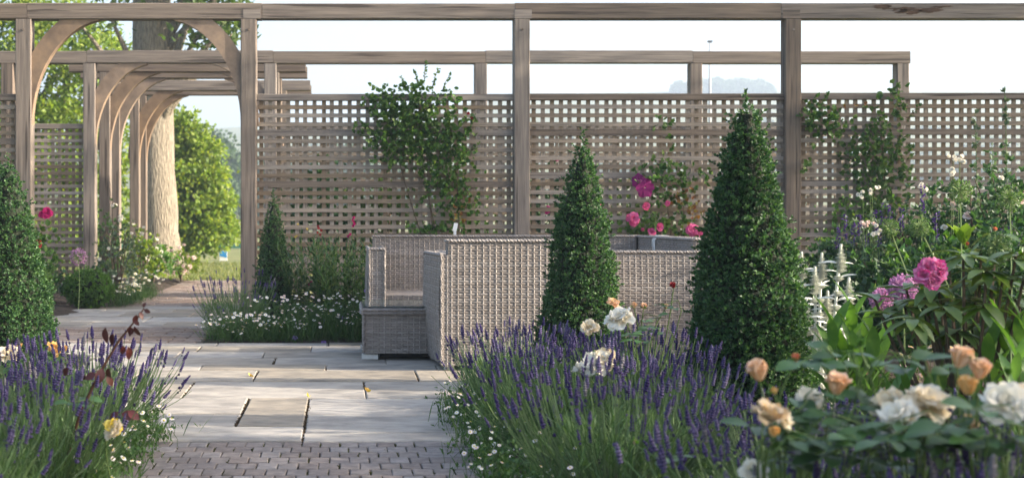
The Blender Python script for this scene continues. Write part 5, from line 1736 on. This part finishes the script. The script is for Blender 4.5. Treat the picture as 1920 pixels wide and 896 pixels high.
for px, py, ex, ey, L in [(198, 614, 196, 645, .07), (212, 625, 205, 655, .055), (252, 612, 262, 635, .05), (246, 615, 240, 632, .04), (243, 612, 248, 633, .045), (256, 590, 250, 612, .04), (262, 585, 270, 600, .035), (270, 580, 285, 588, .03), (268, 576, 272, 568, .025), (265, 584, 258, 598, .03), (230, 648, 232, 672, .045), (240, 650, 246, 678, .06), (192, 690, 184, 715, .07), (205, 690, 200, 715, .06), (180, 700, 150, 712, .055), (128, 690, 116, 705, .05), (150, 700, 160, 712, .045), (200, 705, 212, 722, .05), (228, 775, 250, 780, .07), (240, 770, 262, 785, .06), (222, 772, 205, 785, .055), (252, 600, 262, 612, .03)]:
    a, b_ = P(px, py, d - .02), P(ex, ey, d - .02 + random.uniform(-.02, .02))
    leafpart(t, a, tuple(b_ - a), (random.uniform(-.9, .9), -1, .4), L * .82, LL_ROSE, 'red_leaf')
rose_bush('pale yellow rose with torn petals low in the lavender', (-0.86, 4.4, 0.02), [(212, 806, 4.35, .04, 'loose', 'cream'), (214, 800, 4.36, .034, 'loose', 'yellow')], [(170, 760, 4.5), (120, 745, 4.6)], 4.4, leaf=0.05)

# ================================================================== trees, lawn things and distance
def tree(label, x, y, h, tr, clumps, n, size, mat, name='tree', bark='bark', limbs=True, tpl=LEAF, k=5, group=None, trunk_pts=None, core_=None):
    t = thing(name, label, 'tree', (x, y, float(hill(np.array(x), np.array(y)))), group)
    z0 = WL[t.name][2]
    g = Geo()
    if trunk_pts is None:
        trunk_pts = [(x, y, z0 - .1, tr * 1.3), (x, y, z0 + .3, tr * 1.02), (x + .05, y, z0 + h * .3, tr * .85), (x, y, z0 + h * .65, tr * .4), (x, y, z0 + h * .85, tr * .15)]
    tp = np.array(trunk_pts)
    s_ = np.linspace(0, len(tp) - 1, 24)
    c = np.stack([np.interp(s_, np.arange(len(tp)), tp[:, q]) for q in range(4)], 1)
    g.tubes(c[None, :, :3], c[None, :, 3] * (1 + 0.03 * RNG.normal(size=24)), 14)
    g.build('trunk', M[bark], t, smooth=True)
    if limbs:
        g = Geo()
        for cx, cy, cz, r in clumps[:14]:
            s0 = np.array([np.interp(cz * .6, tp[:, 2], tp[:, q]) for q in range(3)])
            e = np.array([cx, cy, cz])
            stem(g, [s0, (s0 + e) / 2 + np.array([0, 0, .15 * r]), e], tr * .28, tr * .06, 6, 8)
        g.build('limbs', M[bark], t, 'stuff', smooth=True)
    g = Geo()
    cl = np.array(clumps)
    wgt = cl[:, 3] ** 2
    m = n // k
    idx = RNG.choice(len(cl), m, p=wgt / wgt.sum())
    u = rnd_dir(m)
    rad = RNG.uniform(0.25, 1.0, m) ** 0.45
    sq = np.array([1, 1, 0.72])
    pos = cl[idx, :3] + u * sq * (cl[idx, 3] * rad)[:, None]
    pos += 0.12 * cl[idx, 3][:, None] * np.sin(pos * (5.0 / cl[idx, 3][:, None]))
    leafcloud(g, pos, unit(u + np.array([0, 0, .25])), k, size, 0.95, tpl, size * .6)
    g.build('crown', M[mat], t, 'stuff')
    return t


def clumps_in(cx, cy, cz, rx, ry, rz, n, r, seed=0, shell=True):
    rg = np.random.default_rng(seed)
    out = []
    for _ in range(n):
        u = rg.normal(size=3)
        u /= np.linalg.norm(u)
        q = rg.uniform(0.55, 1.0) if shell else rg.uniform(0, 1) ** .4
        out.append((cx + u[0] * rx * q, cy + u[1] * ry * q, cz + u[2] * rz * q, r * rg.uniform(0.7, 1.3)))
    return out


# the big trunk beside the path, its crown above the picture with a few low sprays
tx, ty = (290 - VX) * 23.6 / F, 23.6
low = [(P(px, py, dd)[0], dd, P(px, py, dd)[2], r) for px, py, dd, r in [(400, 20, 23, .55), (440, 60, 23.5, .4), (350, 60, 22.6, .3), (400, 75, 23, .35), (430, 30, 23, .45), (360, 90, 22.8, .25), (200, 20, 23, .4), (150, 45, 22.5, .35), (380, -10, 23, .6), (300, -60, 23, .8)]]
side = [(tx + q, ty - .16 * q + random.uniform(-.25, .25), 5.1 + .36 * q + random.uniform(-.1, 1.4), .7) for q in np.linspace(1.6, 6.0, 14)]
tree('huge tree with a bare sunlit trunk standing at the end of the path', tx, ty, 13, 0.34, low + side + clumps_in(tx + 1.5, ty, 10.6, 4.2, 2.2, 2.2, 22, 1.15, 3), 17000, 0.17, 'tree_shade', 'big_tree', trunk_pts=[(tx + .18, ty, -.1, .50), (tx + .13, ty, .12, .42), (tx + .08, ty, .6, .36), (tx + .02, ty, 2, .335), (tx - .05, ty, 4.2, .34), (tx - .05, ty, 7.5, .3), (tx, ty, 11, .2)])
lt = [(P(px, py, dd)[0], dd, P(px, py, dd)[2], r) for px, py, dd, r in [(30, 60, 27, .9), (100, 60, 27.5, .9), (160, 110, 27, .8), (60, 140, 27, 1.0), (130, 180, 27, .9), (20, 20, 27, .9), (210, 150, 28, .7), (215, 95, 28, .5), (90, 20, 28, .8), (180, 40, 28, .5),
                                                                (100, 250, 27, 1.0), (20, 230, 27, 1.0), (150, 300, 27, .9), (60, 330, 27, 1.0), (120, 390, 27, .9), (190, 230, 28, .8), (20, 420, 27.4, 1.0), (170, 420, 27.5, .8), (210, 340, 28, .7), (60, 460, 27.5, .8), (130, 470, 27.5, .7), (240, 400, 28, .6), (240, 300, 28, .4), (-40, 120, 28, 1.2), (-60, 300, 28, 1.3), (-80, 430, 28, 1.2), (-120, 200, 28, 1.2)]]
tree('bright green tree filling the corner behind the first arch', -6.6, 28, 7.5, 0.28, lt, 30000, 0.125, 'tree_bright', 'leafy_tree')
rt = [(P(px, py, dd)[0], dd, P(px, py, dd)[2], r) for px, py, dd, r in [(355, 250, 29, .42), (340, 225, 29, .3), (375, 285, 29, .45), (350, 320, 29, .6), (390, 330, 29, .45), (360, 380, 29, .65), (405, 375, 29, .42), (340, 430, 29, .5), (385, 425, 29, .5), (415, 420, 29.3, .36), (430, 440, 29.5, .3), (335, 290, 29.2, .55), (320, 360, 29.5, .6), (300, 400, 29.6, .55), (365, 460, 29, .32), (405, 455, 29.2, .26), (335, 465, 29, .35), (300, 300, 29.5, .5)]]
tree('sunlit yellow green small tree right beside the big trunk', -3.3, 29.2, 3.4, 0.12, rt, 18000, 0.115, 'tree_bright', 'leafy_tree')
k = 0
for px, py, d, w_, lab in [(385, 232, 105, 1.9, 'blue green tree on the far meadow, tallest beyond the arch'), (415, 252, 112, 1.6, 'blue green tree beside the tallest one beyond the arch'), (440, 285, 118, 1.3, 'dark conifer shaped tree closest to the arch post'), (350, 250, 120, 1.6, 'far blue green tree behind the small sunlit tree'),
                           (500, 270, 120, 2.2, 'far tree seen through the lattice next to the arch post'), (575, 275, 125, 2.2, 'far tree seen through the lattice above the slim cone'), (650, 268, 120, 2.2, 'far tree seen through the lattice left of the climber'), (740, 285, 125, 2.4, 'far tree hidden behind the big climber'), (840, 300, 130, 2.4, 'far tree seen through the lattice near the middle post')]:
    p = P(px, py, d)
    z0 = float(hill(np.array(p[0]), np.array(d)))
    h = p[2] - z0
    tree(lab, p[0], d, h, 0.2, clumps_in(p[0], d, z0 + h * .52, w_ * .85, w_ * .8, h * .42, 16, w_ * .5, 50 + k), 2600, 0.5, 'tree_mid', 'far_tree', limbs=False, group='far trees on the meadow')
    k += 1
# wood on the hilltop: reads as one mass
g = Geo()
for kk in range(60):
    px = random.uniform(1268, 1446)
    yy = 585 + random.uniform(-8, 20)
    x = (px - VX) * yy / F
    z = float(hill(np.array(x), np.array(yy)))
    hgt = random.uniform(4.0, 6.2) * (0.75 if px < 1290 or px > 1430 else 1)
    m = 60
    u = rnd_dir(m)
    leafcloud(g, np.array([x, yy, z + hgt * .5]) + u * np.array([2.2, 2.2, hgt * .55]), u, 3, 1.3, 0.9, WIDE)
g.build('far_wood', M['tree_mid'], None, 'stuff')
g = Geo()
for kk in range(46):
    px = random.choice([random.uniform(380, 700), random.uniform(1000, 1900)])
    yy = random.uniform(190, 420)
    x = (px - VX) * yy / F
    z = float(hill(np.array(x), np.array(yy)))
    u = rnd_dir(130)
    leafcloud(g, np.array([x, yy, z + 0.8]) + u * np.array([7, 1.2, 1.2]), u, 3, 0.8, 0.9, WIDE)
g.build('far_hedgerow', M['tree_mid'], None, 'stuff')

# lawn grass near the end of the path
n = 9000
b = np.column_stack([RNG.uniform(-5.2, 0.6, n), 21.02 + 9 * RNG.uniform(0, 1, n) ** 1.6, np.full(n, -0.03)])
g = Geo()
g.blades(b, np.column_stack([RNG.normal(0, .35, n), RNG.normal(0, .35, n), np.ones(n)]), RNG.uniform(.05, .12, n), 0.012, 0.25, 2)
g.build('grass', M['grass'], None, 'stuff')

# blue and white board on the lawn
p = P(419, 482, 32)
t = thing('notice_board', 'small board on the lawn, blue above and white below', 'sign', (p[0], 32, -0.03))
g = Geo()
g.cbox(p[0] - .09, p[0] + .09, 31.97, 32.0, p[2] - .13, p[2] + .15, .004)
g.build('panel', M['white_paint'], t)
g = Geo()
g.add([(p[0] - .088, 31.966, p[2] + .03), (p[0] + .088, 31.966, p[2] - .02), (p[0] + .088, 31.966, p[2] + .147), (p[0] - .088, 31.966, p[2] + .147)], [(0, 1, 2, 3)])
g.build('blue_print', M['blue_paint'], t)
g = Geo()
for sx in (-.06, .06):
    g.cbox(p[0] + sx - .012, p[0] + sx + .012, 32.002, 32.02, -0.05, p[2] + .1, .002)
g.build('legs', M['white_paint'], t, 'stuff')
# low netting fence across the lawn
t = thing('netting_fence', 'low green netting fence across the far lawn', 'fence', (-3.5, 44, -0.03))
g = Geo()
zn = P(0, 462, 44)[2]
for z in np.linspace(0.02, zn + .06, 6):
    g.tubes(np.array([[(-9, 44, z), (-1, 44, z)]]), 0.012, 4)
for x in np.arange(-9, -0.9, 0.16):
    g.tubes(np.array([[(x, 44, 0), (x, 44, zn + .06)]]), 0.008, 4)
g.build('netting', M['net'], t, 'stuff')
for x in np.arange(-9, -0.9, 2.0):
    g = Geo()
    g.cbox(x - .03, x + .03, 44.02, 44.08, -.05, zn + .15, .004)
    g.build('post', M['twig'], t)
# mast beyond the trellis
p = P(1331, 78, 70)
t = thing('lamp_mast', 'thin white mast with a small head beyond the trellis', 'mast', (p[0], 70, -0.03))
g = Geo()
g.tubes(np.array([[(p[0], 70, -.05), (p[0], 70, 6.0), (p[0], 70, p[2])]]), np.array([[.09, .075, .04]]), 8)
g.build('pole', M['grey_paint'], t, smooth=True)
g = Geo()
g.cbox(p[0] - .12, p[0] + .12, 69.93, 70.07, p[2] - .06, p[2] + .04, .01)
g.build('lamp_head', M['dark_gap'], t)

# trees standing outside the picture on the sunny side; they shade the near beds
tree('garden tree outside the picture shading the near lavender', 10.5, 1.2, 6.0, 0.16, clumps_in(10.5, 0.9, 3.3, 1.5, 2.6, 1.7, 24, .9, 21) + [(10.3, 3.0, 4.7, .9), (10.8, 3.9, 4.2, .7), (10.6, 3.7, 5.2, .8), (10.4, 2.2, 5.4, .9), (10.7, 3.6, 3.3, .8), (10.5, 1.2, 5.6, .9), (11, 4.1, 4.9, .5)], 13000, 0.16, 'tree_shade', 'garden_tree')

tree('tall garden tree outside the picture on the sunny side of the pergola', 14, 11.2, 9.5, 0.2, clumps_in(14, 11.2, 6.4, 2.0, 3.2, 2.4, 26, .95, 31), 9000, 0.17, 'tree_shade', 'garden_tree')

# ================================================================== haze over the whole valley
g = Geo()
g.box(-720, 920, -65, 1120, -1.2, 76)
hz = g.build('haze', None, None, 'stuff')
hm = bpy.data.materials.new('valley_haze')
hm.use_nodes = True
hm.node_tree.nodes.clear()
ho = hm.node_tree.nodes.new('ShaderNodeOutputMaterial')
hv = hm.node_tree.nodes.new('ShaderNodeVolumePrincipled')
hv.inputs['Color'].default_value = (0.52, 0.64, 0.78, 1)
hv.inputs['Density'].default_value = 0.0017
hv.inputs['Anisotropy'].default_value = 0.2
hm.node_tree.links.new(hv.outputs[0], ho.inputs['Volume'])
hz.data.materials.append(hm)
